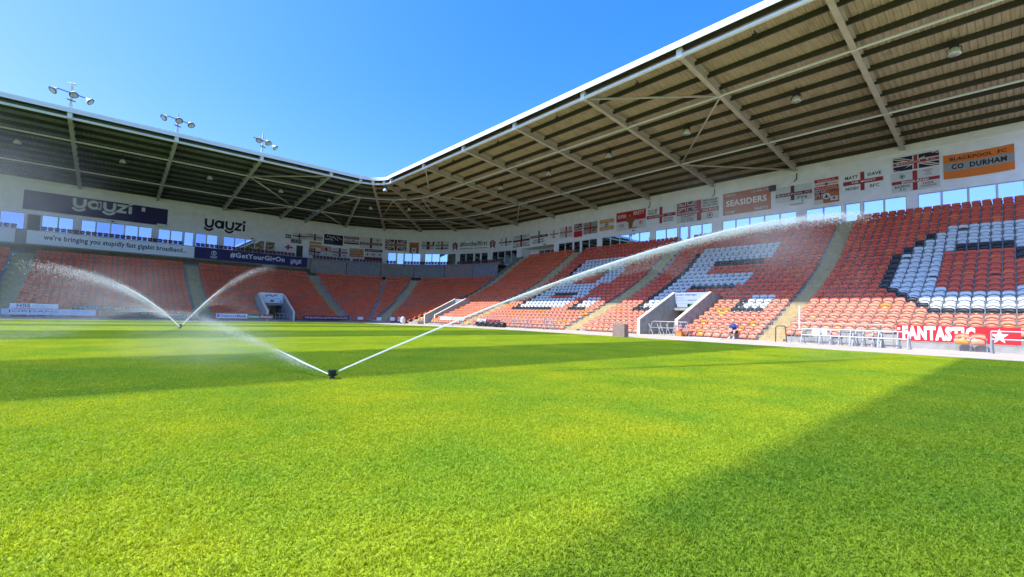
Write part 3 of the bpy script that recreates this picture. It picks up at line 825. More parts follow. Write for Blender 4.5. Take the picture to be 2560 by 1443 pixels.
def colour_side(k, y):
    i = math.floor((5.925-y)/PITCH)
    if y < 9.96:
        if (10 <= k <= 16 and 0 <= i <= 3) or (k == 17 and (1 <= i <= 4 or i == 10)) or (k == 18 and 2 <= i <= 10) or (k == 19 and 3 <= i <= 10) or (k == 20 and 4 <= i <= 10): return 'W'
        if (k == 9 and (1 <= i <= 4 or i == 10)) or (k == 8 and 2 <= i <= 10) or (k == 7 and 3 <= i <= 10) or (k == 6 and 4 <= i <= 10): return 'W'
        if (10 <= k <= 16 and i == -1) or (k, i) in ((17, 0), (18, 1), (19, 2), (9, 0), (8, 1), (7, 2), (6, 3)) or (k == 5 and 4 <= i <= 10) or (k == 17 and 5 <= i <= 9) or (k in (15, 16) and i == 10) or (i == 11 and (17 <= k <= 20 or 5 <= k <= 9)): return 'K'
    elif y < 26:
        if (20.45 < y < 22.75 and 6 <= k <= 20) or (18 <= k <= 20 and 15.0 < y < 22.75) or (12 <= k <= 14 and 15.7 < y < 22.75): return 'W'
        if 12.4 < y < 14.05 and 6 <= k <= 8: return 'W'
        if (22.75 < y < 23.4 and 5 <= k <= 19) or (k == 17 and 15.6 < y < 20.5) or (k == 11 and 16.2 < y < 20.5) or (k == 5 and 20.45 < y < 23.4): return 'K'
        if (k == 5 and 12.4 < y < 14.65) or (14.05 < y < 14.65 and k in (6, 7)): return 'K'
    elif y < 42.6:
        if (36.75 < y < 39.0 and 6 <= k <= 20) or (k == 20 and 32.95 < y < 39) or (k == 19 and 32.3 < y < 39) or (k == 18 and 31.9 < y < 39): return 'W'
        if (14 <= k <= 17 and 31.3 < y < 33.6) or (11 <= k <= 13 and 32 < y < 39) or (k in (9, 10) and 31.75 < y < 33.65) or (6 <= k <= 8 and 32.5 < y < 39): return 'W'
        if 28.9 < y < 30.5 and 6 <= k <= 8: return 'W'
        if (39.0 < y < 39.6 and 5 <= k <= 19) or (k == 5 and 33.3 < y < 39.6) or (k in (10, 17) and 33.62 < y < 36.75) or (k == 5 and 28.9 < y < 31.1) or (30.5 < y < 31.1 and k in (6, 7)): return 'K'
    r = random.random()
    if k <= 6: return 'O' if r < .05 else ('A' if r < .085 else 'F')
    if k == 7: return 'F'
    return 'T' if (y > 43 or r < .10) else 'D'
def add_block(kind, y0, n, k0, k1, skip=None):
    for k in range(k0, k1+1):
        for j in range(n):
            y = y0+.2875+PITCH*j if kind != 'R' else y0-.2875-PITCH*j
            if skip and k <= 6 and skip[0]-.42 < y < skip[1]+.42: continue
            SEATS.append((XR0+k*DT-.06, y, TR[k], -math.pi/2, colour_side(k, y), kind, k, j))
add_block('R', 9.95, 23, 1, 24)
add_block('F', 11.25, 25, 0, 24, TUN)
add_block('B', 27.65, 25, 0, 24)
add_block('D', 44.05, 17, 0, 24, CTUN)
# the first row of the F and B blocks gives way to frames and tables in places
def keep(s):
    x, y, z, rz, c, kind, k, j = s
    if kind == 'R' and k == 1 and 4.5 < y < 9.3 and j % 3 != 1: return False
    if kind == 'R' and k == 1 and y < 4.5: return False
    if kind == 'F' and k == 0 and 12.5 < y < 13.0: return False      # taken by the sitting man's folded-down seat
    return True
SEATS = [s for s in SEATS if keep(s)]
for x0, n in ((9.2, 26), (-7.0, 25), (-23.5, 25), (-41, 27)):
    for k in range(19):
        for j in range(n):
            x = x0+.2875+PITCH*j
            if k <= 6 and LTUN[0]-.42 < x < LTUN[1]+.42: continue
            SEATS.append((x, YL0+k*DT-.06, TR[k]+LDZ, 0, 'T', 'E', k, j))
for k in range(19):
    r = RC0+k*DT-.06; arc = r*math.pi/2; n = int(arc/PITCH)
    for j in range(n):
        a = (j+.5)*PITCH/r
        if abs(a-R_(43))*r < .95 or abs(a-R_(58))*r < .30 or a > math.pi/2-.75/r or a*r < .1: continue
        SEATS.append((CX+r*math.cos(a), CY+r*math.sin(a), TR[k]+LDZ, a-math.pi/2, 'T', 'K', k, j))
    for j in range(2): SEATS.append((CX+r, CY-.25-PITCH*j, TR[k]+LDZ, -math.pi/2, 'T', 'K', k, 100+j))
for x0, x1 in ((-7.0, 7.5), (8.95, 23.3), (-23.4, -8.9), (-40, -25)):
    for j in range(int((x1-x0)/PITCH)): SEATS.append((x0+.29+PITCH*j, 80.95, 10.13, 0, 'M', 'balcony', 0, j))
for d0, d1 in ((1, 15.5), (16.5, 26), (28.8, 50.3), (54.6, 58), (60.5, 72), (74, 88)):
    a = R_(d0)
    while a < R_(d1):
        SEATS.append((CX+23.7*math.cos(a), CY+23.7*math.sin(a), 10.13, a-math.pi/2, 'M', 'balcony', 0, 0)); a += PITCH/23.7
b = MB(); b.box(-60, 80.4, 9.7, 25, 81.2, 10.128); b.build('seat_plinth', MT['grey_concrete'], end)
b = MB()
for j in range(36):
    t0, t1 = math.pi/2*j/36, math.pi/2*(j+1)/36
    p = [(CX+r*math.cos(t), CY+r*math.sin(t)) for r, t in ((23.1, t0), (23.1, t1), (23.95, t1), (23.95, t0))]
    b.add([(x, y, 9.61) for x, y in p]+[(x, y, 10.128) for x, y in p], [(4, 5, 6, 7), (0, 1, 5, 4), (2, 3, 7, 6)])
b.build('seat_plinth', MT['grey_concrete'], corner)

CM = {'F': 'seat_sunlit', 'T': 'seat_tang', 'O': 'seat_orange', 'A': 'seat_amber', 'W': 'seat_white', 'K': 'seat_black', 'M': 'seat_shaded_maroon', 'D': 'seat_shaded'}
CN = {'F': 'sunlit faded tangerine', 'T': 'tangerine', 'O': 'bright orange', 'A': 'amber orange', 'W': 'white', 'K': 'black', 'M': 'maroon', 'D': 'deep red-orange'}
def seat_px(s):
    P = Vector((s[0], s[1], s[2]+.4))-Vector((0, 0, CZ)); d = P.dot(fw)
    if d < 1: return 0
    u, v = 1280+1131*P.dot(r2)/d, 721-1131*P.dot(u2)/d
    if not (-5 < u < 2565): return 0
    # foreshortened width of a seat that faces across the view
    n = Vector((math.sin(s[3]), -math.cos(s[3]), 0)); tdir = Vector((math.cos(s[3]), math.sin(s[3]), 0))
    Q = P+tdir*.5; dq = Q.dot(fw)
    w = abs(1131*Q.dot(r2)/dq-1131*P.dot(r2)/d)
    return w*1131*.5/d
order = sorted(range(len(SEATS)), key=lambda i: -seat_px(SEATS[i]))
near = set(order[:300])
ORD = ['zeroth', 'first', 'second', 'third', 'fourth', 'fifth', 'sixth', 'seventh', 'eighth', 'ninth', 'tenth', 'eleventh', 'twelfth', 'thirteenth', 'fourteenth', 'fifteenth',
       'sixteenth', 'seventeenth', 'eighteenth', 'nineteenth', 'twentieth', 'twenty-first', 'twenty-second', 'twenty-third', 'twenty-fourth', 'twenty-fifth', 'twenty-sixth']
_sm = {}
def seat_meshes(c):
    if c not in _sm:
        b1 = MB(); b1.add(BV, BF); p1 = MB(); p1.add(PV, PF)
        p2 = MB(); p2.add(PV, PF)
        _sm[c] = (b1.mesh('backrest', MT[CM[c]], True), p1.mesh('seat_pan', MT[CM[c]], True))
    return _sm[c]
BRK = bm_.mesh('bracket', MT['bracket'])
proto = None
for i in order[:300]:
    x, y, z, rz, c, kind, k, j = SEATS[i]
    if kind == 'R':
        lab = f"{CN[c]} tip-up seat, {ORD[j+1]} from the wide stair, {ORD[k]} row, right-hand block"
    elif kind == 'F':
        lab = f"{CN[c]} tip-up seat, {ORD[j+1]} from the wide stair, {ORD[k+1]} row, middle block"
    else:
        lab = f"{CN[c]} tip-up seat, {ORD[j+1]} along the {ORD[k+1]} row of the {kind} block"
    root = thing('stadium_seat', lab, 'seat', (x, y, z), rz, 'tip-up seats in the side stand')
    bk, pn = seat_meshes(c)
    link('backrest', bk, root)
    pan_c = c
    if c == 'F' and k <= 4 and random.random() < .10: pan_c = random.choice('OA')
    o = link('seat_pan', seat_meshes(pan_c)[1], root)
    if random.random() < .012 and k > 7: o.rotation_euler = (R_(-62), 0, 0); o.location = (0, .02, .22)
    link('bracket', BRK, root)
# every other seat: real geometry joined into one object
rest = [SEATS[i] for i in order[300:]]
allv, allf = BV+PV+bm_.v, BF+[tuple(i+len(BV) for i in f) for f in PF]+[tuple(i+len(BV)+len(PV) for i in f) for f in bm_.f]
bv = np.array(allv); nb = len(bv)
mats_ = ['seat_sunlit', 'seat_tang', 'seat_orange', 'seat_amber', 'seat_white', 'seat_black', 'bracket', 'seat_shaded_maroon', 'seat_shaded']; midx = {'M': 7, 'D': 8, 'F': 0, 'T': 1, 'O': 2, 'A': 3, 'W': 4, 'K': 5}
n_sf = len(BF)+len(PF)
V = np.empty((len(rest)*nb, 3)); 
for q, s in enumerate(rest):
    ca, sa = math.cos(s[3]), math.sin(s[3])
    V[q*nb:(q+1)*nb, 0] = bv[:, 0]*ca-bv[:, 1]*sa+s[0]; V[q*nb:(q+1)*nb, 1] = bv[:, 0]*sa+bv[:, 1]*ca+s[1]; V[q*nb:(q+1)*nb, 2] = bv[:, 2]+s[2]
fa = np.array(allf)      # all quads
F = (fa[None]+(np.arange(len(rest))*nb)[:, None, None]).reshape(-1, 4)
me = bpy.data.meshes.new('stadium_seats')
me.vertices.add(len(V)); me.vertices.foreach_set('co', V.ravel())
me.loops.add(F.size); me.loops.foreach_set('vertex_index', F.ravel().astype(np.int32))
me.polygons.add(len(F)); me.polygons.foreach_set('loop_start', np.arange(0, F.size, 4, dtype=np.int32)); me.polygons.foreach_set('loop_total', np.full(len(F), 4, dtype=np.int32))
for mm in mats_: me.materials.append(MT[mm])
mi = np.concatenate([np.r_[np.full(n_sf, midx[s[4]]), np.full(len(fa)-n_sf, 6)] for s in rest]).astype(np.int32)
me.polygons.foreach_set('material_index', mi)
me.polygons.foreach_set('use_smooth', (mi != 6))
me.update(calc_edges=True); me.validate()
tag(link('stadium_seats', me), 'thousands of smaller tangerine, white and black tip-up seats filling the stands', 'seats', kind='stuff')

# ------------------------------------------------------------------ flat print: lettering and emblems
_txt = {}
def text_tris(body, bold=.012, space=1.0):
    key = (body, bold)
    if key not in _txt:
        c = bpy.data.curves.new('lettering', 'FONT'); c.body = body; c.resolution_u = 2; c.offset = bold; c.space_character = 1.0+bold*2.5
        o = bpy.data.objects.new('lettering', c); me = bpy.data.meshes.new_from_object(o)
        v = np.array([tuple(q.co) for q in me.vertices]); f = [tuple(q.vertices) for q in me.polygons]
        bpy.data.objects.remove(o); bpy.data.curves.remove(c); bpy.data.meshes.remove(me)
        mn, mx = v.min(0), v.max(0); v = (v-mn)/np.where(mx-mn > 1e-6, mx-mn, 1)
        _txt[key] = (v, f)
    return _txt[key]
def ribbon(pts, w, closed=False):
    """flat mitred stroke; returns verts (2-D) and quads"""
    n = len(pts); L = []; Rr = []
    for i in range(n):
        p = Vector(pts[i]).to_2d() if len(pts[i]) > 2 else Vector(pts[i])
        a = Vector(pts[(i-1) % n] if (closed or i) else pts[i]); c = Vector(pts[(i+1) % n] if (closed or i < n-1) else pts[i])
        d1 = (p-a).normalized() if (p-a).length > 1e-9 else None; d2 = (c-p).normalized() if (c-p).length > 1e-9 else None
        d1 = d1 or d2; d2 = d2 or d1
        nn = Vector((-(d1.y+d2.y), d1.x+d2.x)).normalized(); k = max(.35, nn.dot(Vector((-d1.y, d1.x))))
        L.append(p+nn*(w/2/k)); Rr.append(p-nn*(w/2/k))
    m = n if closed else n-1
    return [(*q,) for q in L]+[(*q,) for q in Rr], [(i, (i+1) % n, (i+1) % n+n, i+n) for i in range(m)]
def arc(cx, cy, r, a0, a1, n=10, ry=None): return [(cx+r*math.cos(R_(a0+(a1-a0)*i/n)), cy+(ry or r)*math.sin(R_(a0+(a1-a0)*i/n))) for i in range(n+1)]
def disc(cx, cy, r, n=20, ry=None): return [(cx+r*math.cos(2*math.pi*i/n), cy+(ry or r)*math.sin(2*math.pi*i/n)) for i in range(n)]
def smile_word():
    """rounded lower-case wordmark whose two y tails are smiles: list of (verts, faces)"""
    out = []
    def y(x0):
        out.append(ribbon([(x0+.1, 1)]+[(x0+.1, .5)]+arc(x0+.5, .45, .4, 180, 360, 10)[1:-1]+[(x0+.9, .5), (x0+.9, 1)], .275))
        out.append(ribbon(arc(x0+.46, .28, .56, 212, 328, 10, .62), .25))
    y(0)
    out.append(ribbon(arc(1.62, .48, .38, 0, 342, 18), .275, True)); out.append(ribbon([(2.08, .97), (2.08, 0)], .275))
    y(2.38)
    out.append(ribbon([(3.50, .86), (4.25, .86), (3.58, .11), (4.30, .11)], .26))
    out.append(ribbon([(4.62, .86), (4.62, 0)], .28)); out.append((disc(4.62, 1.16, .17), [tuple(range(20))]))
    return out
SMILE = smile_word()
def clip(poly, x0, y0, x1, y1):
    for ax, lim, sgn in ((0, x0, 1), (0, x1, -1), (1, y0, 1), (1, y1, -1)):
        out = []
        for a, c in zip(poly, poly[1:]+poly[:1]):
            ia, ic = (a[ax]-lim)*sgn >= 0, (c[ax]-lim)*sgn >= 0
            if ia: out.append(a)
            if ia != ic:
                t = (lim-a[ax])/(c[ax]-a[ax]); out.append((a[0]+(c[0]-a[0])*t, a[1]+(c[1]-a[1])*t))
        poly = out
        if not poly: return []
    return poly

class Sheet:
    """flag or board: layers of print in 0..1 coordinates on a panel w x h (metres), wave = cloth ripple"""
    def __init__(s, w, h, wave=0.0, sag=0.0, thick=.03, gap=.005):
        s.w, s.h, s.wave, s.sag, s.thick, s.gap = w, h, wave, sag, thick, gap; s.parts = {}; s.level = 0; s.ph = random.uniform(0, 6)
    def P(s, u, v, lift):
        x = (u-.5)*s.w; z = v*s.h - s.sag*4*u*(1-u)*s.h
        y = -lift - s.wave*(1+math.sin(x*3.1+s.ph+z*.9)) - s.wave*.6*math.sin(x*1.3-z*2.2+s.ph*2)*(1-.5*v)
        return (x, y, z)
    def put(s, name, colr, uv, faces):
        key = (name, colr)
        if key not in s.parts: s.parts[key] = MB()
        lift = s.thick/2+.002+s.gap*s.level
        s.parts[key].add([s.P(u, v, lift) for u, v in uv], faces); return s
    def step(s): s.level += 1; return s
    def rect(s, name, colr, u0, v0, u1, v1):
        nu = max(1, int((u1-u0)*s.w/.25)); nv = max(1, int((v1-v0)*s.h/.4))
        if not s.wave and not s.sag: nu = nv = 1
        uv = [(u0+(u1-u0)*i/nu, v0+(v1-v0)*j/nv) for j in range(nv+1) for i in range(nu+1)]; k = nu+1
        return s.put(name, colr, uv, [(j*k+i, j*k+i+1, (j+1)*k+i+1, (j+1)*k+i) for j in range(nv) for i in range(nu)])
    def poly(s, name, colr, pts): return s.put(name, colr, pts, [tuple(range(len(pts)))])
    def text(s, body, colr, u0, v0, u1, v1, bold=.012, name='lettering', slant=0.0):
        v, f = text_tris(body, bold)
        return s.put(name, colr, [(u0+(u1-u0)*(a[0]+slant*(a[1]-.5)), v0+(v1-v0)*a[1]) for a in v], f)
    def shapes(s, name, colr, shp, u0, v0, su, sv):
        for vs, fs in shp: s.put(name, colr, [(u0+x*su, v0+y*sv) for x, y in vs], fs)
        return s
    def cross(s, c='R', cx=.5, cy=.5, tv=.12, th=.2, u=(0, 1), v=(0, 1)):
        s.rect('cross', c, cx-tv/2, v[0], cx+tv/2, v[1]); s.rect('cross', c, u[0], cy-th/2, cx-tv/2, cy+th/2); s.rect('cross', c, cx+tv/2, cy-th/2, u[1], cy+th/2); return s
    def union(s, base, wht, red, u0, v0, u1, v1):
        s.rect('field', base, u0, v0, u1, v1); s.step()
        for rev in (0, 1):
            def dg(t, col_):
                a, c = ((u0, v0), (u1, v1)) if not rev else ((u0, v1), (u1, v0))
                dx, dy = (c[0]-a[0]), (c[1]-a[1]); l = math.hypot(dx*s.w, dy*s.h); nx, ny = -dy*s.h/l/s.w*t, dx*s.w/l/s.h*t
                e = .3; p = [(a[0]-dx*e+nx, a[1]-dy*e+ny), (c[0]+dx*e+nx, c[1]+dy*e+ny), (c[0]+dx*e-nx, c[1]+dy*e-ny), (a[0]-dx*e-nx, a[1]-dy*e-ny)]
                p = clip(p, u0, v0, u1, v1)
                if p: s.poly('saltire', col_, p)
            H = (v1-v0)*s.h; dg(.10*H, wht); s.step(); dg(.04*H, red); s.step()
        H, W_ = (v1-v0), (u1-u0); k = s.h*H/s.w
        cu, cv = (u0+u1)/2, (v0+v1)/2
        for t, c_ in ((.17, wht), (.10, red)):
            s.rect('cross', c_, cu-t*k, v0, cu+t*k, v1); s.rect('cross', c_, u0, cv-t*H, cu-t*k, cv+t*H); s.rect('cross', c_, cu+t*k, cv-t*H, u1, cv+t*H); s.step()
        return s
    def crest(s, c, cx, cy, r, inner='W'):
        k = s.w/s.h
        s.put('emblem', c, *ribbon(disc(cx, cy, r, 20, r*k), 0.0001, True)) if 0 else None
        vs = disc(cx, cy, r, 20, r*k)+disc(cx, cy, r*.78, 20, r*k*.78)
        s.put('emblem', c, vs, [(i, (i+1) % 20, (i+1) % 20+20, i+20) for i in range(20)])
        s.poly('emblem', c, [(cx-r*.45, cy+r*k*.35), (cx-r*.2, cy+r*k*.5), (cx, cy+r*k*.35), (cx+r*.2, cy+r*k*.5), (cx+r*.45, cy+r*k*.35), (cx+r*.35, cy-r*k*.2), (cx, cy-r*k*.6), (cx-r*.35, cy-r*k*.2)])
        return s
    def build(s, name, label, cat, base, loc, rz, group=None):
        nu = max(1, int(s.w/.25)) if (s.wave or s.sag) else 1; nv = max(1, int(s.h/.4)) if (s.wave or s.sag) else 1; k = nu+1
        b = MB(); vs = []
        for d in (s.thick/2, -s.thick/2): vs += [s.P(i/nu, j/nv, d) for j in range(nv+1) for i in range(nu+1)]
        n = k*(nv+1); fs = []
        for j in range(nv):
            for i in range(nu): a = j*k+i; fs += [(a, a+1, a+1+k, a+k), (n+a, n+a+k, n+a+k+1, n+a+1)]
        rim = list(range(k))+[j*k+nu for j in range(1, nv+1)]+[nv*k+i for i in range(nu-1, -1, -1)]+[j*k for j in range(nv-1, 0, -1)]
        for a, c in zip(rim, rim[1:]+rim[:1]): fs.append((a, a+n, c+n, c))
        b.add(vs, fs)
        o = link(name, b.mesh(name, pal(base)), None, loc, rz); tag(o, label, cat, group)
        for (nm, c), mb in s.parts.items():
            me = bpy.data.meshes.new(nm); me.from_pydata(mb.v, [], mb.f); me.materials.append(pal(c)); me.update()
            link(nm, me, o)
        return o

FG = 'supporter flags along the back wall'
def flag(s0, s1, z0, z1, base, label, draw, wave=.012, sag=0.0, group=FG, cat='flag', name='supporter_flag', off=.05):
    a, c = wall_pt(s0, z0), wall_pt(s1, z0); w = (c-a).length
    f = Sheet(w, z1-z0, wave, sag, thick=.012); draw(f)
    mid = wall_pt((s0+s1)/2, z0); ch = (a+c)/2
    rz = math.atan2(c.y-a.y, c.x-a.x); n = Vector((math.sin(rz), -math.cos(rz), 0))
    sagit = max(0.0, (ch-mid).dot(n))
    return f.build(name, label, cat, base, ch+n*(off-0.0), rz, group)

def d_lion(f): f.step().cross('R', .5, .5, .10, .2); f.step().poly('emblem', 'N', [(.42, .3), (.5, .42), (.62, .38), (.66, .55), (.56, .62), (.6, .75), (.48, .7), (.4, .58), (.34, .45)]).text('FC', 'K', .66, .14, .8, .3)
flag(-1.85, .26, 13.6, 14.7, 'W', 'small white flag with red cross and a dark lion shape, leftmost of the flags', d_lion)
def d_rsl(f): f.step().text('R.S.L', 'K', .08, .25, .95, .8, .03)
flag(-2.13, -.36, 12.85, 13.62, 'S', 'small crooked grey flag with scrawled black letters above the white panel', d_rsl)
def d_fy7(f): f.step().cross('M', .5, .5, .13, .2); f.step().text('BLACKPOOL FC', 'W', .06, .44, .94, .56).text('ORMS', 'K', .1, .76, .38, .92, .02).text('FY7', 'K', .68, .1, .9, .28, .02)
flag(.42, 3.08, 13.7, 14.85, 'W', 'white flag with dark red cross and small black FY7 corner', d_fy7)
def d_basil(f):
    f.step().text('BASIL', 'p', .07, .42, .5, .62, .02).text('remembered always', 'b', .08, .22, .55, .32).text('Blackpool FC', 'b', .08, .1, .5, .18)
    for u, v in ((.18, .82), (.3, .78), (.4, .74), (.5, .8), (.56, .68), (.62, .55), (.7, .78), (.8, .7), (.9, .62), (.72, .5)): f.poly('emblem', 'p', disc(u, v, .035, 9, .06))
flag(3.34, 6.61, 13.3, 15.13, 'B', 'dark navy flag with pale splashes and the word BASIL', d_basil)
def d_str(t1, t2):
    def d(f):
        f.step().rect('stripe', 'M', 0, .68, 1, 1).rect('stripe', 'M', 0, .32, 1, .42).rect('stripe', 'M', 0, .0, 1, .22); f.step()
        f.text(t1, 'W', .08, .75, .92, .92, .02).text(t2, 'M', .15, .48, .45, .6).poly('emblem', 'M', disc(.62, .54, .06, 12, .09))
    return d
flag(6.79, 9.46, 13.7, 15.12, 'W', 'maroon and white striped flag right of the navy one', d_str('BLACKPOOL FC', 'ARMY'))
def d_os(f): f.step().rect('stripe', 'W', 0, .42, 1, .62).rect('stripe', 'o', 0, .0, 1, .06)
flag(.88, 2.95, 12.5, 13.5, 'A', 'small orange and white striped flag above the checked one', d_os)
def d_eng(f): f.step().cross('R', .5, .5, .12, .2, (.28, .78), (.15, .85)); f.step().text('FYLDE', 'K', .3, .2, .42, .28).poly('emblem', 'R', disc(.68, .78, .03, 10, .06))
flag(-3.8, -1.22, 11.4, 12.66, 'w', 'white hung panel with a small red cross beside the dark door', d_eng, cat='banner', name='wall_banner')
def d_ur(f): f.union('N', 'W', 'M', 0, .5, .5, 1); f.cross('M', .5, .5, .1, .16); f.step().text('BFC', 'K', .1, .12, .34, .3, .02).crest('M', .78, .25, .11)
flag(.84, 2.82, 10.95, 12.42, 'W', 'low flag with a union canton and maroon cross beside the door', d_ur)
def d_chk(f):
    f.step()
    for i in range(8):
        for j in range(5):
            if (i+j) % 2 == 0: f.rect('check', 'r', i/8, .45+j*.11, (i+1)/8, .45+(j+1)*.11)
    f.step().poly('emblem', 'B', disc(.52, .7, .12, 14, .14)).poly('emblem', 'M', disc(.5, .22, .05, 10, .06))
flag(2.86, 4.68, 11.05, 12.9, 'W', 'red and white checked flag with a dark badge', d_chk)
def d_gl(f): f.step().cross('M', .5, .52, .13, .18); f.step().text('BLACKPOOL FC', 'W', .06, .47, .94, .57).text('FYLDE', 'K', .08, .74, .36, .9, .02).text('COAST', 'K', .64, .74, .92, .9, .02).text('FRANK', 'K', .08, .12, .36, .28, .02).text('NIL', 'K', .7, .12, .88, .28, .02)
flag(4.72, 7.55, 11.15, 12.78, 'W', 'white flag with dark red cross and black words in all four corners', d_gl)
def d_pr(f):
    f.step().rect('border', 'W', 0, 0, 1, .06).rect('border', 'W', 0, .94, 1, 1).rect('border', 'W', 0, .06, .04, .94).rect('border', 'W', .96, .06, 1, .94)
    f.text('PRESTON  0', 'y', .1, .68, .92, .86, .02).text('BLACKPOOL  1', 'y', .08, .41, .93, .58, .02).text('11th APRIL 2009', 'y', .08, .14, .93, .30, .02)
flag(7.76, 10.43, 11.3, 13.0, 'o', 'orange flag framed in white with three lines giving a match score', d_pr)
def d_bfc(f): f.step().cross('M', .5, .42, .10, .22); f.step().text('BLACKPOOL FC', 'W', .07, .37, .94, .47, .02).crest('R', .8, .78, .07)
flag(9.6, 13.64, 13.2, 15.2, 'W', 'wide white flag with dark cross and a red crest at upper right', d_bfc)
def d_mw(f): f.step().rect('stripe', 'M', 0, .76, 1, 1).rect('stripe', 'M', 0, 0, 1, .26); f.step().text('IN MEMORY OF THE SEASIDERS', 'W', .08, .85, .92, .93).text('BFC', 'M', .38, .42, .62, .6, .03).poly('emblem', 'B', disc(.16, .5, .05, 10, .08)).poly('emblem', 'B', disc(.86, .5, .05, 10, .08))
flag(10.56, 13.74, 11.0, 13.06, 'W', 'maroon, white and maroon banded flag under the wide white one', d_mw)
def d_uj(f): f.union('M', 'W', 'M', 0, 0, 1, 1); f.step().text('NORTH SHORE SEASIDERS', 'y', .04, .45, .97, .55, .02)
flag(14.18, 18.22, 13.06, 15.12, 'M', 'maroon and white union flag with a line of lettering across its middle', d_uj)
def d_om(f): f.step().rect('stripe', 'A', 0, .6, 1, .7).text('TANGERINE', 'K', .1, .4, .9, .5)
flag(18.76, 20.59, 13.69, 14.7, 'o', 'small orange flag with one line of writing, above a maple leaf flag', d_om)
LEAF = [(0, 1), (.12, .7), (.3, .78), (.24, .4), (.42, .56), (.48, .44), (.7, .48), (.6, .22), (.72, .14), (.36, -.12), (.4, -.28), (.06, -.2), (.04, -.55), (-.04, -.55), (-.06, -.2), (-.4, -.28), (-.36, -.12), (-.72, .14), (-.6, .22), (-.7, .48), (-.48, .44), (-.42, .56), (-.24, .4), (-.3, .78), (-.12, .7)]
def d_ml(f): f.step().rect('stripe', 'M', 0, 0, .24, 1).rect('stripe', 'M', .76, 0, 1, 1).poly('emblem', 'M', [(.5+x*.2, .48+y*.34) for x, y in LEAF]); f.step().text('X', 'W', .08, .3, .16, .7).text('V', 'W', .84, .3, .92, .7)
flag(18.82, 20.55, 12.69, 13.67, 'W', 'maroon and white flag with a maple leaf between the windows and an orange flag', d_ml)
def d_g2(f): f.step().rect('cross', 'M', .40, 0, .64, 1).rect('cross', 'M', 0, .4, .40, .58).rect('cross', 'M', .64, .4, 1, .58).rect('cross', 'M', .86, .58, 1, 1); f.step().text('BLACKPOOL FC', 'W', .05, .44, .95, .54, .02).crest('N', .2, .8, .07).crest('N', .2, .2, .07).text('SINCE 1887', 'K', .68, .12, .95, .22)
flag(21.06, 23.64, 13.4, 14.95, 'W', 'white flag with a very broad maroon cross, left of two beside the long white banner', d_g2)
def d_g3(f): f.step().cross('M', .5, .52, .11, .15); f.step().text('BLACKPOOL FC', 'W', .05, .48, .95, .56, .02).rect('stripe', 'K', .0, .14, .97, .24).poly('emblem', 'N', [(.14, .9), (.32, .9), (.23, .7)])
flag(23.87, 26.52, 13.35, 15.0, 'W', 'white flag with thin maroon cross and a black bar low down', d_g3)
def d_ff(f):
    f.step().text('#footballfirst', 'K', .2, .40, .8, .86, .02, slant=.02).text('financial fair play works both ways', 'K', .2, .14, .8, .30, .02)
    k = f.w/f.h
    for cu in (.09, .91):
        f.poly('emblem', 'M', disc(cu, .56, .062, 20, .062*k)).poly('emblem', 'M', [(cu-.055, .12), (cu-.04, .12), (cu-.02, .26), (cu+.02, .26), (cu+.04, .12), (cu+.055, .12), (cu+.045, .36), (cu-.045, .36)])
    f.step()
    for cu in (.09, .91):
        f.poly('emblem', 'W', [(cu-.008, .3), (cu+.008, .3), (cu+.008, .7), (cu-.008, .7)])
        for dx, dy in ((-.03, .5), (.035, .55), (-.02, .72), (.028, .76)): f.poly('emblem', 'W', disc(cu+dx, dy, .010, 7, .05))
flag(27.06, 37.02, 12.98, 15.0, 'w', 'long white banner reading #footballfirst between two round maroon emblems', d_ff, wave=.008, cat='banner', name='wall_banner')
def d_21(f): f.step().cross('M', .55, .5, .09, .18, (.03, .97), (.08, .97)); f.step().text('BLACKPOOL', 'W', .08, .45, .5, .56, .02).text('FC', 'W', .66, .45, .8, .56, .02).text('THE', 'K', .12, .16, .3, .28, .02).text('SHED', 'K', .66, .16, .88, .28, .02).poly('emblem', 'M', disc(.22, .82, .05, 10, .1))
flag(37.45, 40.69, 13.3, 14.9, 'w', 'white flag with narrow maroon cross just right of the long white banner', d_21)
def d_22(f): f.step().cross('M', .5, .52, .10, .16); f.rect('stripe', 'K', 0, 0, 1, .05); f.step().text('FOOT', 'K', .16, .76, .42, .88, .02).text('HOZ', 'K', .62, .76, .8, .88, .02).text('SEA', 'K', .2, .14, .4, .26, .02).text('SIDERS', 'K', .6, .14, .84, .26, .02)
flag(40.89, 45.11, 12.97, 15.0, 'W', 'large white flag with blackish cross above the recessed balcony', d_22)
def d_hk(f): f.step().cross('M', .5, .58, .08, .18, (0, 1), (.08, .98)); f.step().text('BLACKPOOL', 'W', .08, .54, .56, .63, .02).text('FC', 'W', .72, .54, .88, .63, .02).text('HACKNEY', 'K', .18, .28, .8, .4, .03).text('SEASIDERS', 'K', .14, .12, .82, .24, .03)
flag(45.26, 49.26, 12.9, 15.2, 'w', 'white flag with maroon cross and two black lines of lettering below it', d_hk)
def d_24(f): f.step().cross('R', .5, .5, .1, .15, (.1, .95), (.08, .95)); f.step().text('BLACKPOOL', 'W', .14, .46, .9, .54, .02).text('DOS 1', 'K', .3, .12, .7, .26, .02)
flag(49.44, 51.65, 13.48, 14.95, 'w', 'small white flag with thin red cross left of the crested one', d_24)
def d_25(f): f.step().cross('R', .52, .5, .12, .18); f.step().text('BLACKPOOL FC', 'W', .04, .45, .96, .55, .02).crest('R', .82, .8, .12).text('1953', 'K', .1, .2, .34, .32, .02).text('Wembley', 'K', .7, .16, .92, .24)
flag(51.8, 54.41, 13.38, 15.05, 'W', 'white flag with red cross and a red crest in its top right corner', d_25)
def d_26(f): f.union('N', 'W', 'M', .03, .5, .97, .97); f.rect('stripe', 'r', .03, .03, .97, .45)
flag(54.68, 56.37, 13.15, 15.23, 'W', 'tall flag, union pattern above plain red', d_26)
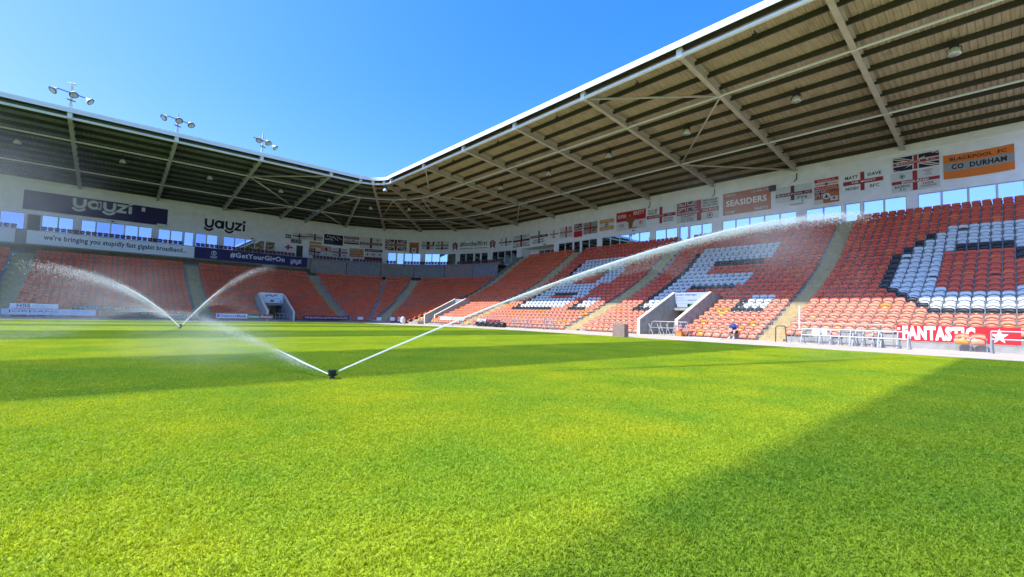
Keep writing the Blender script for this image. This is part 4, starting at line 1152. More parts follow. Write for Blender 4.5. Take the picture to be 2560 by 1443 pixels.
def d_27(f): f.step().cross('R', .5, .5, .09, .16); f.step().text('FLEET', 'K', .12, .7, .34, .78, .02).text('1887', 'K', .64, .2, .92, .36, .03)
flag(56.53, 59.08, 13.42, 15.12, 'S', 'greyish white flag with thin red cross right of the tall red one', d_27)
def d_28(f):
    f.step().rect('border', 'w', 0, 0, 1, .05).rect('border', 'w', 0, .95, 1, 1).rect('border', 'w', 0, .05, .04, .95).rect('border', 'w', .96, .05, 1, .95).rect('stripe', 'W', .04, .36, .96, .66)
    f.step().text('THE MAFIA', 'y', .24, .76, .76, .88, .02).text('SEASIDERS', 'y', .2, .14, .8, .26, .02).crest('N', .5, .52, .12)
flag(59.36, 62.04, 13.5, 15.2, 'A', 'orange and white banded flag with dark crest in a white frame', d_28)
def d_sb(f):
    f.step().rect('stripe', 'r', 0, .48, 1, 1)
    f.text('FY5', 'r', .12, .16, .27, .34, .03).crest('r', .84, .30, .06).text('Ayriasa', 'K', .42, .02, .72, .12, .03)
    f.step().text('SUPER', 'W', .05, .66, .36, .86, .03).text('BRETT', 'W', .60, .74, .95, .94, .03)
    f.poly('figure', 't', [(.44, .06), (.56, .1), (.58, .34), (.66, .5), (.78, .46), (.8, .5), (.66, .62), (.54, .68), (.46, .67), (.34, .54), (.28, .56), (.3, .5), (.42, .4)])
    f.poly('figure', 'h', disc(.475, .76, .04, 12, .075))
    f.step().poly('figure', 'K', [(.43, .78), (.45, .87), (.5, .86), (.52, .78), (.47, .81)]).text('9', 'y', .46, .38, .52, .5, .02)
flag(62.34, 66.93, 13.2, 15.7, 'W', 'red over white flag with a running footballer figure in its centre', d_sb)
def d_rip(f): f.step().cross('R', .5, .46, .10, .2); f.step().text('BLACKPOOL', 'W', .08, .41, .62, .51, .02).text('FC', 'W', .72, .41, .86, .51, .02).text('R.I.P LEE', 'K', .06, .78, .38, .92, .03).text('HINDLEY', 'K', .06, .62, .38, .75, .03).text('ORIGINAL', 'K', .58, .2, .94, .32, .03).text('MUCKER', 'K', .6, .06, .92, .18, .03)
flag(67.1, 71.12, 13.4, 15.52, 'w', 'white flag with red cross and a memorial line at its upper left', d_rip)
def d_ab(f):
    f.union('N', 'W', 'R', 0, .55, .50, 1); f.rect('cross', 'R', .50, 0, .6, 1).rect('cross', 'R', 0, .36, .5, .55).rect('cross', 'R', .6, .36, 1, .55); f.step()
    f.text('BLACKPOOL', 'W', .03, .4, .55, .51, .03).text('ARE BACK', 'W', .63, .4, .98, .51, .03)
    for t, a, c in (('SIMON SADLER', .86, .96), ("HE'S ONE", .74, .83), ('OF OUR OWN', .61, .71)): f.text(t, 'K', .64, a, .97, c, .03)
    for t, a, c in (('AngelBFC', .24, .33), ('And Tigger', .13, .22), ('On Tour', .03, .12)): f.text(t, 'K', .1, a, .44, c, .02)
    f.crest('R', .8, .18, .07)
flag(71.28, 76.42, 13.06, 15.54, 'W', 'big flag with union canton, red cross and bold words across its middle', d_ab)
def d_ss(f): f.step().text('SIMON', 'W', .05, .84, .28, .94, .02).text('13-06-19', 'W', .62, .84, .95, .95, .02).text('SEASIDERS', 'w', .07, .38, .92, .66, .03).text('UTMP', 'W', .05, .06, .26, .16, .02).text('BRETT', 'W', .68, .06, .95, .16, .02)
flag(76.91, 81.91, 13.2, 15.67, 'o', 'plain orange flag with SEASIDERS in large white capitals', d_ss, wave=.02)
def d_f6(f): f.step().cross('M', .48, .46, .1, .22); f.step().text('BLACKPOOL FC', 'W', .04, .4, .96, .52, .02).text('FY6', 'K', .62, .1, .88, .26, .02)
flag(82.38, 85.65, 13.66, 15.27, 'W', 'white flag with dark maroon cross and black FY6, right of the orange one', d_f6)
def d_s34(f): f.step().rect('stripe', 'r', 0, .7, 1, 1).rect('stripe', 'r', 0, .02, 1, .3).rect('stripe', 'A', .04, .44, .96, .54); f.step().text('BLACKPOOL FC', 'W', .14, .76, .88, .9, .02).text('PRIDE OF LANCASHIRE', 'W', .06, .09, .94, .2, .02).poly('emblem', 'M', disc(.5, .48, .07, 10, .12))
flag(85.88, 87.87, 14.35, 15.41, 'W', 'red and white striped flag hung directly above the one with a white disc', d_s34)
def d_35(f):
    f.union('M', 'W', 'M', 0, .5, .5, 1); f.rect('stripe', 'o', .5, .5, 1, 1).rect('stripe', 'W', 0, 0, .36, .3); f.step()
    f.poly('emblem', 'W', disc(.5, .5, .16, 20, .23)).text('TATA', 'N', .62, .76, .96, .94, .02).rect('stripe', 'W', .66, .12, .96, .44); f.step()
    f.poly('emblem', 'N', [(.5, .68), (.54, .5), (.6, .38), (.4, .38), (.46, .5)]).poly('emblem', 'M', [(.81+x*.1, .27+y*.13) for x, y in LEAF])
flag(85.88, 87.9, 12.98, 14.31, 'o', 'rust coloured flag with a white disc and a maple leaf corner', d_35)
def d_mt(f): f.step().cross('R', .5, .5, .10, .2, (.02, .99), (.06, .98)); f.step().text('MATT', 'K', .07, .7, .39, .86, .03).text('DAVE', 'K', .63, .72, .95, .88, .03).text('THE', 'w', .22, .46, .4, .55, .03).text('MIGHTY', 'w', .46, .46, .82, .55, .03).text('NOSH', 'K', .08, .14, .4, .3, .03).text('BFC', 'R', .68, .14, .9, .3, .02)
flag(88.18, 91.26, 13.58, 15.47, 'w', 'white flag with red cross and a short name in each corner', d_mt, wave=.006)
def d_37(f): f.union('N', 'W', 'R', 0, 0, 1, 1); f.step().text('BLACKPOOL', 'w', .08, .44, .62, .58, .0).text('F.C.', 'w', .74, .44, .94, .58, .0)
flag(91.96, 94.95, 14.87, 16.1, 'N', 'union flag pinned just below a rafter end, above a cross flag', d_37)
def d_38(f): f.step().cross('R', .5, .48, .10, .16); f.step().text('ENGLAND', 'w', .22, .42, .78, .53, .02).text('NORTH', 'R', .68, .88, .86, .96).text('ON', 'R', .73, .78, .81, .86).text('TOUR', 'R', .69, .67, .85, .75).text('100%', 'R', .66, .22, .88, .34, .02).text('TANGERINE', 'R', .6, .1, .93, .2).text('BLACKPOOL', 'K', .07, .2, .4, .34, .03).text('F.C', 'K', .18, .06, .3, .17, .02).crest('K', .23, .78, .06)
flag(91.82, 94.96, 13.0, 14.73, 'W', 'white flag with red cross reading ENGLAND under the union flag', d_38)
def d_du(f): f.step().rect('stripe', 'S', 0, .32, 1, .66); f.step().text('BLACKPOOL  FC', 'K', .1, .74, .9, .88, .03).text('CO  DURHAM', 'K', .12, .38, .9, .6, .04)
flag(95.2, 99.2, 13.53, 15.55, 'O', 'bright orange flag with a grey middle band, rightmost of the flags', d_du, wave=.008, sag=.03)
# sponsor panels
def d_nv(f): f.step().shapes('wordmark', 'p', SMILE, .31, .44, .0865, .48)
flag(-34.07, -19.37, 13.12, 15.62, 'P', 'large navy panel with pale smiling wordmark high on the far wall', d_nv, wave=0, group=None, cat='sign', name='wall_sign')
def d_word(f): f.shapes('wordmark', 'N', SMILE, .0, .26, .21, .56)
# wordmark applied straight to the wall: letters only, on a thin backing the colour of the wall
o = flag(-14.72, -9.14, 13.2, 15.5, 'W', 'dark smiling wordmark fixed on the plain white wall', lambda f: f.step().shapes('wordmark', 'N', SMILE, .005, .25, .207, .57), wave=0, group=None, cat='sign', name='wall_sign', off=.012)
o.data.materials[0] = MT['wall']
def board(name, label, cat, c0, c1, z0, z1, base, draw, thick=.05, group=None, posts=True):
    """advertising board between two ground points (x, y), face towards the left of c0->c1 ... seen from the pitch"""
    a, c = Vector((*c0, 0)), Vector((*c1, 0)); w = (c-a).length; rz = math.atan2(c.y-a.y, c.x-a.x)
    f = Sheet(w, z1-z0, 0, 0, thick, .004); draw(f)
    o = f.build(name, label, cat, base, Vector(((a.x+c.x)/2, (a.y+c.y)/2, z0)), rz, group)
    if posts:
        n = max(2, int(w/2)+1)
        b = MB()
        g0 = gz((a.y+c.y)/2)-z0+.02
        for i in range(n):
            x = -w/2+.15+(w-.3)*i/(n-1); b.box(x-.03, thick/2+.002, min(g0, -.02), x+.03, thick/2+.06, z1-z0-.05); b.box(x-.03, thick/2, min(g0, -.02), x+.03, thick/2+.35, min(g0, -.02)+.04)
        link('post', b.mesh('post', MT['bracket']), o)
    return o
def d_wb(f): f.step().text("we're bringing you stupidly fast gigabit broadband...", 'n', .085, .26, .945, .80, .025)
board('balcony_banner', 'long white banner with one line of dark writing along the balcony front', 'banner', (-8.05, 79.95), (8.72, 79.95), 8.36, 10.0, 'w', d_wb, posts=False)
def d_gy(f):
    f.step().text('#GetYourGigOn', 'p', .285, .22, .775, .84, .03).shapes('wordmark', 'p', SMILE, .835, .36, .0215, .34)
    k = f.w/f.h; r = .022
    vs = disc(.15, .58, r, 24, r*k)+disc(.15, .58, r*.76, 24, r*k*.76); f.put('emblem', 'p', vs, [(i, (i+1) % 24, (i+1) % 24+24, i+24) for i in range(24)])
    f.poly('emblem', 'p', [(.1465, .40), (.1535, .40), (.1535, .66), (.159, .66), (.159, .76), (.141, .76), (.141, .66), (.1465, .66)])
    for v0 in (.27, .17): f.put('emblem', 'p', *ribbon([(.122, v0), (.136, v0-.03), (.15, v0-.045), (.164, v0-.03), (.178, v0)], .05)) if 0 else f.poly('emblem', 'p', [(.122, v0), (.136, v0-.03), (.15, v0-.045), (.164, v0-.03), (.178, v0), (.178, v0+.05), (.164, v0+.02), (.15, v0+.005), (.136, v0+.02), (.122, v0+.05)])
board('balcony_banner', 'long navy banner reading #GetYourGigOn along the balcony front', 'banner', (8.8, 79.95), (24.45, 79.95), 8.36, 10.0, 'P', d_gy, posts=False)
board('balcony_banner', 'pale banner at the far left edge of the balcony', 'banner', (-24.5, 79.95), (-9.0, 79.95), 8.36, 10.0, 'p', lambda f: f.step().text('yayzi broadband', 'n', .1, .25, .92, .8, .03), posts=False)
# pitch-side boards of the end stand
def d_hbs(f): f.step().text('HBS', 'n', .14, .14, .42, .88, .03).text('HALSTEAD BUILDING SERVICES', 'b', .45, .42, .88, .62).text('www.hbs.co.uk', 'b', .6, .2, .8, .34)
board('advert_board', 'white board with dark letters HBS standing behind the pale blue one', 'advert board', (-7.02, 62.95), (-3.78, 62.95), .64, 1.09, 'w', d_hbs, group='boards beside the pitch')
def d_jor(f): f.step().text('JORDANS', 'n', .06, .3, .58, .82, .0).text('SOLICITORS', 'b', .64, .5, .92, .74).text('01253 000', 'b', .72, .2, .9, .36)
board('advert_board', 'long pale blue board reading JORDANS nearest the far left corner of the pitch', 'advert board', (-7.5, 62.75), (-1.02, 62.75), .03, .58, 'L', d_jor, group='boards beside the pitch')
def d_fy(f): f.step().text('FYLDE', 'b', .03, .2, .33, .85, .0).text('COAST', 'y', .38, .2, .67, .85, .0).text('RADIO', 'b', .72, .2, .98, .85, .0)
board('advert_board', 'dark board with widely spaced blue and cream capitals ending in RADIO', 'advert board', (-2.8, 62.95), (3.3, 62.95), .6, 1.03, 'g', d_fy, group='boards beside the pitch')
def d_bill(f): f.step().text('Bill Rogerson', 'y', .42, .45, .72, .85).text('Solicitors', 'y', .75, .5, .93, .82).rect('stripe', 'S', .04, .16, .4, .26).rect('stripe', 'S', .46, .16, .95, .24)
board('advert_board', 'dark green board with small cream writing beneath the radio board', 'advert board', (-.3, 62.75), (6.6, 62.75), .02, .48, 'g', d_bill, group='boards beside the pitch')
def d_bl(f): f.step().rect('stripe', 'G', .69, 0, .755+.0, 1) if 0 else f.step().text('Dedicated', 'b', .14, .2, .62, .78, .02).text('Blinds', 'n', .65, .2, .95, .78, .03).poly('emblem', 'b', [(.02, .2), (.1, .2), (.1, .8), (.06, .9), (.02, .8)])
board('advert_board', 'white and blue board whose last word is Blinds', 'advert board', (9.4, 62.75), (12.62, 62.75), -.02, .53, 'w', d_bl, group='boards beside the pitch')
board('advert_board', 'green board reading Curtains', 'advert board', (12.64, 62.75), (13.97, 62.75), -.1, .5, 'G', lambda f: f.step().text('Curtains', 'w', .04, .3, .96, .8, .03), group='boards beside the pitch')
board('advert_board', 'brown board reading Shutters beside the end stand entrance', 'advert board', (13.99, 62.75), (15.5, 62.75), -.1, .5, 't', lambda f: f.step().text('Shutters', 'w', .05, .3, .93, .8, .03), group='boards beside the pitch')
board('advert_board', 'dark plum board with one long line about a sixth form college', 'advert board', (19.1, 62.75), (25.2, 62.75), -.04, .48, 'U', lambda f: f.step().text('THE BLACKPOOL SIXTH FORM COLLEGE', 'W', .025, .28, .965, .76, .02), group='boards beside the pitch')
def small_board(x0, y0, x1, y1, z0, z1, label, txt=None, ext=None):
    def d(f):
        if txt: f.step().text(txt, 'K', .08, .25, .26, .82, .03).text(ext, 'S', .42, .35, .9, .55)
    board('small_sign', label, 'sign', (x0, y0), (x1, y1), z0, z1, 'w', d, group='small white signs in the corner')
small_board(26.45, 62.8, 27.25, 62.75, .05, .45, 'small white sign left of the corner stair, leftmost of the set')
small_board(28.9, 61.9, 29.5, 61.6, -.02, .46, 'small white upright sign at the foot of the corner stair')
small_board(29.75, 59.4, 30.1, 58.7, .05, .52, 'small white square sign right of the corner stair')
small_board(30.15, 57.9, 30.3, 56.3, .02, .56, 'white sign with a black numeral 5 beside the corner entrance', '5', 'stand')
# banner and boards of the side stand
def d_fan(f):
    f.step().text('FANTASTIC', 'w', .055, .08, .665, .97, .06)
    st = []
    for i in range(10):
        r = 1 if i % 2 == 0 else .42; a = math.pi/2+i*math.pi/5; st.append((.845+.07*r*math.cos(a), .46+.46*r*math.sin(a)))
    f.poly('emblem', 'w', st).rect('emblem', 'w', .008, .68, .034, .84)
board('pitchside_banner', 'bright red banner reading FANTASTIC with a white star at its right end', 'banner', (31.5, 4.48), (31.5, .05), .40, 1.213, 'r', d_fan, thick=.02, posts=True)
def d_b1(f): f.step().rect('stripe', 'c', .5, .1, .98, .9).text('Blackpool', 'n', .04, .25, .46, .8, .03); f.step().text('council', 'w', .56, .25, .94, .8, .03)
board('advert_board', 'narrow white and cyan board beside the corner entrance of the side stand', 'advert board', (30.3, 47.3), (30.3, 42.4), .48, .84, 'w', d_b1, group='boards beside the pitch')
def d_b2(f): f.step().rect('stripe', 'M', .38, .05, .99, .95).text('SUPPORT', 'K', .05, .2, .33, .8, .03); f.step().text('LOCAL SPORT', 'r', .44, .25, .94, .78, .02)
board('advert_board', 'half white, half maroon board behind the black bundle', 'advert board', (30.4, 39.95), (30.4, 35.9), .46, .74, 'w', d_b2, group='boards beside the pitch')
# entrance signs
def d_vw(f):
    f.step().text('Lookers Volkswagen', 'n', .04, .76, .66, .92, .025).text('Blackpool', 'S', .04, .58, .3, .7).text('Vehicle supplier to', 'S', .04, .42, .37, .52).text('Blackpool FC', 'n', .40, .42, .66, .53, .02).rect('stripe', 'S', 0, .26, 1, .27)
    f.text('2', 'K', .02, .03, .085, .22, .04).rect('emblem', 'G', .39, .03, .62, .23).rect('emblem', 'w', .395, .05, .46, .21)
    k = f.w/f.h; r = .055
    f.poly('emblem', 'b', disc(.84, .8, r, 24, r*k)); f.step()
    ring = disc(.84, .8, r*.92, 24, r*k*.92)+disc(.84, .8, r*.80, 24, r*k*.80); f.put('emblem', 'w', ring, [(i, (i+1) % 24, (i+1) % 24+24, i+24) for i in range(24)])
    V_ = lambda pts: [(.84+x*r, .8+y*r*k) for x, y in pts]
    f.poly('emblem', 'w', V_([(-.32, .72), (-.16, .72), (0, .25), (.16, .72), (.32, .72), (.06, .06), (-.06, .06)]))
    f.poly('emblem', 'w', V_([(-.72, .36), (-.56, .44), (-.3, -.35), (-.1, .0), (.1, .0), (.3, -.35), (.56, .44), (.72, .36), (.34, -.72), (.26, -.72), (0, -.22), (-.26, -.72), (-.34, -.72)]))
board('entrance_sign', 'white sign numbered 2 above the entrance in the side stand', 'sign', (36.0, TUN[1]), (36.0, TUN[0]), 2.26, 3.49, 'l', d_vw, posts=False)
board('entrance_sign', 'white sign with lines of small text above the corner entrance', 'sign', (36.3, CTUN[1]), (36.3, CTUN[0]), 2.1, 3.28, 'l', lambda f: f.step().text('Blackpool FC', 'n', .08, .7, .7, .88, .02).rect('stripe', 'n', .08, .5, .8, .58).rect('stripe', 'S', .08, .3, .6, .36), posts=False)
def d_y4(f): f.step().shapes('wordmark', 'n', SMILE, .24, .68, .107, .16).rect('stripe', 'n', .08, .44, .9, .46).rect('stripe', 'S', .08, .36, .9, .37).rect('emblem', 'G', .46, .1, .62, .3).rect('emblem', 'w', .38, .1, .455, .3).text('4', 'K', .88, .06, .95, .28, .03)
board('entrance_sign', 'white sign with smiling wordmark numbered 4 above the end stand entrance', 'sign', (LTUN[0], 68.0), (LTUN[1], 68.0), 2.06, 3.42, 'w', d_y4, posts=False)
flag(-3.0, -2.11, 13.62, 14.25, 'g', 'tiny dark green plate on the wall left of the flags', lambda f: f.step().rect('stripe', 'y', .15, .3, .45, .7).rect('stripe', 'y', .55, .3, .85, .7), wave=0, group=None, cat='sign', name='wall_sign')

# ------------------------------------------------------------------ lamps, masts
def floodlight_parts(root, o, aim, name='lamp_head', sc=.84):
    aim = Vector(aim).normalized(); o = Vector(o)
    b = MB(); b.lathe([(.10*sc, -.34*sc), (.16*sc, -.30*sc), (.17*sc, -.14*sc), (.26*sc, -.06*sc), (.38*sc, .12*sc), (.40*sc, .20*sc)], o, 14, aim)
    h = link(name, b.mesh(name, MT['lamp_white'], True), root)
    b = MB(); b.lathe([(.41*sc, .19*sc), (.425*sc, .20*sc), (.425*sc, .235*sc), (.40*sc, .24*sc)], o, 14, aim); link('rim', b.mesh('rim', MT['dark'], True), h)
    b = MB(); b.lathe([(.385*sc, .235*sc), (.2*sc, .25*sc), (.02*sc, .255*sc)], o, 14, aim); link('lens', b.mesh('lens', MT['lens'], True), h)
def mast(k, label, heads, zt):
    x = -3.994+8.313*k; root = thing('floodlight_mast', label, 'floodlight', (x, 60.42, NOSE_Z), 0, 'floodlight masts on the end stand roof')
    b = MB(); b.box(-.14, -.10, -.05, .14, .10, 1.25); b.box(-.09, -.08, 1.25, .09, .08, zt-NOSE_Z); b.box(-.16, -.15, -.1, .16, -.10, .5); link('pole', b.mesh('pole', MT['white_steel']), root)
    b = MB(); b.bar((-1.05, -.12, 2.52), (1.05, -.12, 2.22), .07, .07); b.bar((-.3, -.1, 1.72), (.32, -.1, 1.62), .22, .04); link('cross_arm', b.mesh('cross_arm', MT['dark']), root)
    for (hx, hz, aim) in heads: floodlight_parts(root, (hx, -.42, hz), aim)
mast(0, 'floodlight mast nearest the left edge, a gull perched on top', ((-1.15, 2.22, (-.6, -.4, -.75)), (.15, 2.25, (.2, -.55, -.75)), (1.25, 1.95, (.75, -.3, -.6))), 22.2)
mast(1, 'middle one of the three floodlight masts on the end stand roof', ((-1.15, 2.2, (-.65, -.4, -.7)), (.05, 2.28, (.1, -.6, -.7)), (1.1, 2.1, (.3, -.6, -.7))), 22.15)
mast(2, 'floodlight mast nearest the corner, third along the end stand roof', ((-.5, 2.3, (-.15, -.6, -.75)), (.45, 2.25, (.2, -.6, -.75)), (1.2, 1.85, (.6, -.4, -.65))), 22.4)
# gull
g = bpy.data.meshes.new('gull'); gb = MB()
gb.lathe([(.01, -.26), (.05, -.16), (.09, 0), (.07, .12), (.05, .18), (.065, .25), (.03, .31), (.012, .36)], (0, 0, 0), 10, (1, 0, .18))
gb.add([(-.1, -.09, .03), (.12, -.08, .06), (-.34, -.05, -.02), (-.1, .09, .03), (.12, .08, .06), (-.34, .05, -.02), (-.1, -.06, .09), (-.1, .06, .09)], [(0, 1, 6), (0, 6, 2), (3, 7, 4), (3, 5, 7), (2, 6, 7, 5)])
gb.tube([(0, -.03, -.05), (0, -.03, -.2)], .01, 5); gb.tube([(0, .03, -.05), (0, .03, -.2)], .01, 5)
gull = link('gull', gb.mesh('gull', flat('gull_feathers', (.62, .63, .64)), True), None, (-3.98, 60.42, 22.4), R_(160)); gull.scale = (1.15,)*3
tag(gull, 'white gull standing on top of the leftmost floodlight mast', 'gull')
def hung_lamp(x, y, z, rz, label, cat, group):
    root = thing('hanging_lamp', label, cat, (x, y, z), rz, group)
    b = MB(); b.box(-.22, -.16, .0, .22, .16, .30); b.tube([(-.25, 0, .05), (-.34, 0, -.12), (-.30, 0, -.32)], .025, 6); b.tube([(.25, 0, .05), (.34, 0, -.12), (.30, 0, -.32)], .025, 6)
    link('ballast_box', b.mesh('ballast_box', MT['dark']), root)
    b = MB(); b.tube([(0, 0, .3), (.1, .9, .62)], .03, 6); b.tube([(0, 0, .3), (0, 0, .7)], .03, 6); link('hanger', b.mesh('hanger', MT['dark']), root)
    b = MB(); b.lathe([(.12, .02), (.20, -.05), (.30, -.32), (.32, -.42)], (0, 0, 0), 14); sh = link('shade', b.mesh('shade', MT['lamp_white'], True), root)
    b = MB(); b.lathe([(.30, -.415), (.1, -.43), (.01, -.432)], (0, 0, 0), 14); link('lens', b.mesh('lens', MT['lens'], True), sh)
for n_, (y, wd_) in enumerate(((2.3, 'nearest the right edge of the photo'), (10.85, 'second from the right edge'), (19.5, 'third from the right edge'), (28.0, 'fourth from the right edge'), (36.6, 'fifth from the right edge'), (45.3, 'farthest, close to the corner'))):
    hung_lamp(37.7, y, 18.25, R_(-90), f'dark bracketed lamp under the side stand roof, {wd_}', 'lamp', 'lamps under the side stand roof')
for x, wd_ in ((-8.3, 'leftmost of the row'), (.1, 'second from the left'), (8.7, 'third from the left'), (17.2, 'fourth from the left'), (24.0, 'last before the corner')):
    hung_lamp(x, 69.6, 18.25, 0, f'pale bell lamp under the end stand roof, {wd_}', 'lamp', 'lamps under the end stand roof')
for (x, y, z, wd_) in ((30.0, 68.2, 17.85, 'left one of the corner pair'), (34.7, 64.4, 17.9, 'right one of the corner pair'), (27.9, 58.9, 18.55, 'hung at the very front of the corner roof')):
    hung_lamp(x, y, z, R_(-40), f'pale bell lamp under the corner roof, {wd_}', 'lamp', 'lamps under the corner roof')
def spot(x, y, z, label):
    root = thing('small_spotlight', label, 'spotlight', (x, y, z), R_(-90), 'small fixtures behind the side stand fascia')
    b = MB(); b.box(-.16, -.05, 0, .16, .05, .14); link('housing', b.mesh('housing', MT['dark']), root)
    b = MB(); b.box(-.03, -.03, .14, .03, .03, .34); link('bracket', b.mesh('bracket', MT['dark']), root)
for y, wd_ in ((10.75, 'rightmost in view'), (19.3, 'second from the right'), (27.7, 'third from the right'), (36.1, 'fourth from the right'), (44.4, 'last before the corner')):
    spot(29.45, y, 19.25, f'small dark spotlight behind the side stand fascia, {wd_}')
# cameras and speakers on the wall
def wall_cam(s, z, label, sc=1.0):
    p = wall_pt(s, z, 0); root = thing('security_camera', label, 'camera', p, wall_rz(s), 'cameras on the back wall')
    b = MB(); b.box(-.06, -.10, -.06, .06, -.002, .06); b.bar((0, -.1, 0), (0, -.3, -.06), .05, .05); link('arm', b.mesh('arm', MT['dark']), root)
    b = MB(); b.lathe([(.05, -.2), (.085, -.18), (.085, .12), (.07, .16)], (0, -.42, -.09), 10, (.5, -.8, -.25)); link('body', b.mesh('body', MT['black'], True), root)
wall_cam(-8.1, 12.85, 'small dark camera under the plain wall wordmark'); wall_cam(-25.4, 12.9, 'small dark camera below the navy wall panel'); wall_cam(65.2, 13.0, 'small dark camera below the running footballer flag'); wall_cam(48.8, 12.8, 'small dark camera above the recessed balcony')
def pa(s, z, label):
    p = wall_pt(s, z, 0); root = thing('wall_heater', label, 'wall unit', p, wall_rz(s), 'pale boxes on the back wall')
    b = MB(); b.box(-.55, -.55, -.18, .55, -.12, .18); link('casing', b.mesh('casing', MT['lamp_white']), root)
    b = MB(); b.bar((-.3, -.3, .1), (-.3, -.005, .3), .05, .05); b.bar((.3, -.3, .1), (.3, -.005, .3), .05, .05); link('bracket', b.mesh('bracket', MT['dark']), root)
pa(84.3, 13.45, 'pale box with bracket under the FY6 flag'); pa(-20.0, 13.1, 'pale box at the lower right end of the navy panel')
b = MB(); b.box(-.3, -.25, -.3, .3, -.004, .3)
o = link('wall_speaker', b.mesh('wall_speaker', MT['dark']), None, wall_pt(82.1, 15.35), -math.pi/2); tag(o, 'dark square speaker at the right end of the plain orange flag', 'speaker')
b = MB(); b.box(-.2, -.2, -.28, .2, -.03, .28)
o = link('wall_speaker', b.mesh('wall_speaker', MT['lamp_white']), None, wall_pt(-22.2, 15.1, .02), 0); tag(o, 'pale square speaker in front of the navy panel', 'speaker')
# roof drain pipes at rafter ends
for y in (14.99, 23.4, 31.8):
    s = ARC+CY-y
    b = MB(); b.tube([wall_pt(s+.1, 16.5, .08), wall_pt(s+.1, 15.9, .08), wall_pt(s-.15, 15.65, .08)], .05, 6); b.build('drain_pipe', MT['dark'], side)

for yy, pc, lb in ((1.96, 'O', 'sunlit faded tangerine seat, bright orange pan, left of the pair before the red banner'), (1.42, 'F', 'sunlit faded tangerine seat, right of the pair before the red banner')):
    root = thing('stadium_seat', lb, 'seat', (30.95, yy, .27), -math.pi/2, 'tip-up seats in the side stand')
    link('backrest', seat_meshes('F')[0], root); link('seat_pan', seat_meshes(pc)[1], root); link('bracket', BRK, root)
    b1 = MB()
    for sx in (-.27, .285): b1.box(sx-.015, -.07, -.27, sx+.015, -.03, .36); b1.box(sx-.03, -.16, -.27, sx+.03, .06, -.24)
    link('leg', b1.mesh('leg', MT['galv']), root)

# ------------------------------------------------------------------ things along the front of the side stand
def rail_run(y0, y1, x, label, z_top=1.2, n=None, z0=.33, z_mid=.78):
    root = thing('handrail', label, 'handrail', (x, (y0+y1)/2, 0))
    b = MB(); b.tube([(x, y0, z_top), (x, y1, z_top)], .022, 6); b.build('top_rail', MT['bracket'], root)
    b = MB(); b.tube([(x, y0, z_mid), (x, y1, z_mid)], .018, 6); b.build('mid_rail', MT['bracket'], root)
    n = n or int(abs(y1-y0)/.62)+1
    for i in range(n):
        y = y0+(y1-y0)*i/(n-1); b = MB(); b.tube([(x, y, z0), (x, y, z_top)], .02, 6); b.build('post', MT['bracket'], root)
    return root
rail_run(9.25, 4.5, 30.75, 'thin dark handrail along the front row right of the wide stair', z0=.0)
rail_run(41.8, 28.5, 30.75, 'thin dark handrail before the block with the letter B', z_top=1.0, z_mid=.65, z0=0)
root = thing('stair_handrail', 'short bent dark handrail at the foot of the wide stair', 'handrail', (29.9, 9.6, 0))
b = MB(); b.tube([(29.9, 9.84, 0), (29.9, 9.82, .9), (29.95, 9.75, .96), (30.3, 9.5, .98), (30.35, 9.45, .9), (30.35, 9.38, .0)], .03, 6); b.build('tube', MT['dark'], root)
b = MB(); b.tube([(31.2, 8.95, .8), (31.2, 8.93, 2.2)], .045, 8)
o = b.build('marker_post', MT['white_steel']); tag(o, 'plain white upright post beside the wide stair', 'post')

def frame_barrier(x, y0, y1, label, zt=.86, tilt=.28, legs=2, group='steel frames stacked in front of the side stand', col='galv'):
    """low tubular frame: two long rails on splayed legs with feet"""
    root = thing('steel_frame', label, 'steel frame', (x, (y0+y1)/2, 0), 0, group)
    for z, xx in ((zt, x), (zt-.36, x-tilt*.42)):
        b = MB(); b.tube([(xx, y0, z), (xx, y1, z)], .034, 6); b.build('rail', MT[col], root)
    n = legs
    for i in range(n):
        y = y0+(y1-y0)*i/(n-1)
        b = MB(); b.tube([(x, y, zt), (x-tilt, y+.02, .05), (x-tilt-.05, y+.02, .0)], .034, 6); b.build('leg', MT[col], root)
        b = MB(); b.tube([(x, y, zt-.1), (x+.22, y-.05, .03)], .03, 6); b.build('leg', MT[col], root)
        b = MB(); b.box(x-tilt-.12, y-.05, 0, x-tilt+.1, y+.05, .05); b.box(x+.14, y-.10, 0, x+.28, y, .05); b.build('foot', MT['bracket'], root)
for (x, y0, y1, lg, wd_) in ((30.0, 8.45, 7.05, 2, 'nearest the wide stair'), (29.75, 7.5, 6.0, 2, 'second from the wide stair'), (29.95, 6.65, 5.2, 3, 'in the middle of the stack'), (29.65, 6.1, 4.8, 2, 'in front of the middle one'),
                             (29.9, 5.6, 4.2, 3, 'touching the left end of the red banner'), (29.55, 4.9, 3.75, 2, 'overlapping the letter F of the red banner')):
    frame_barrier(x, y0, y1, f'low galvanised frame on splayed legs, {wd_}', legs=lg)
frame_barrier(29.9, .95, -1.2, 'steel frame in front of the white star at the right edge', zt=1.02, tilt=.05)
for (x, y0, y1, wd_) in ((29.9, 33.4, 31.4, 'left one before the B block'), (29.9, 31.0, 29.2, 'middle one before the B block'), (29.9, 28.9, 28.0, 'right one before the B block, by the stair')):
    frame_barrier(x, y0, y1, f'galvanised frame with white feet, {wd_}', group='frames before the B block', tilt=.15)
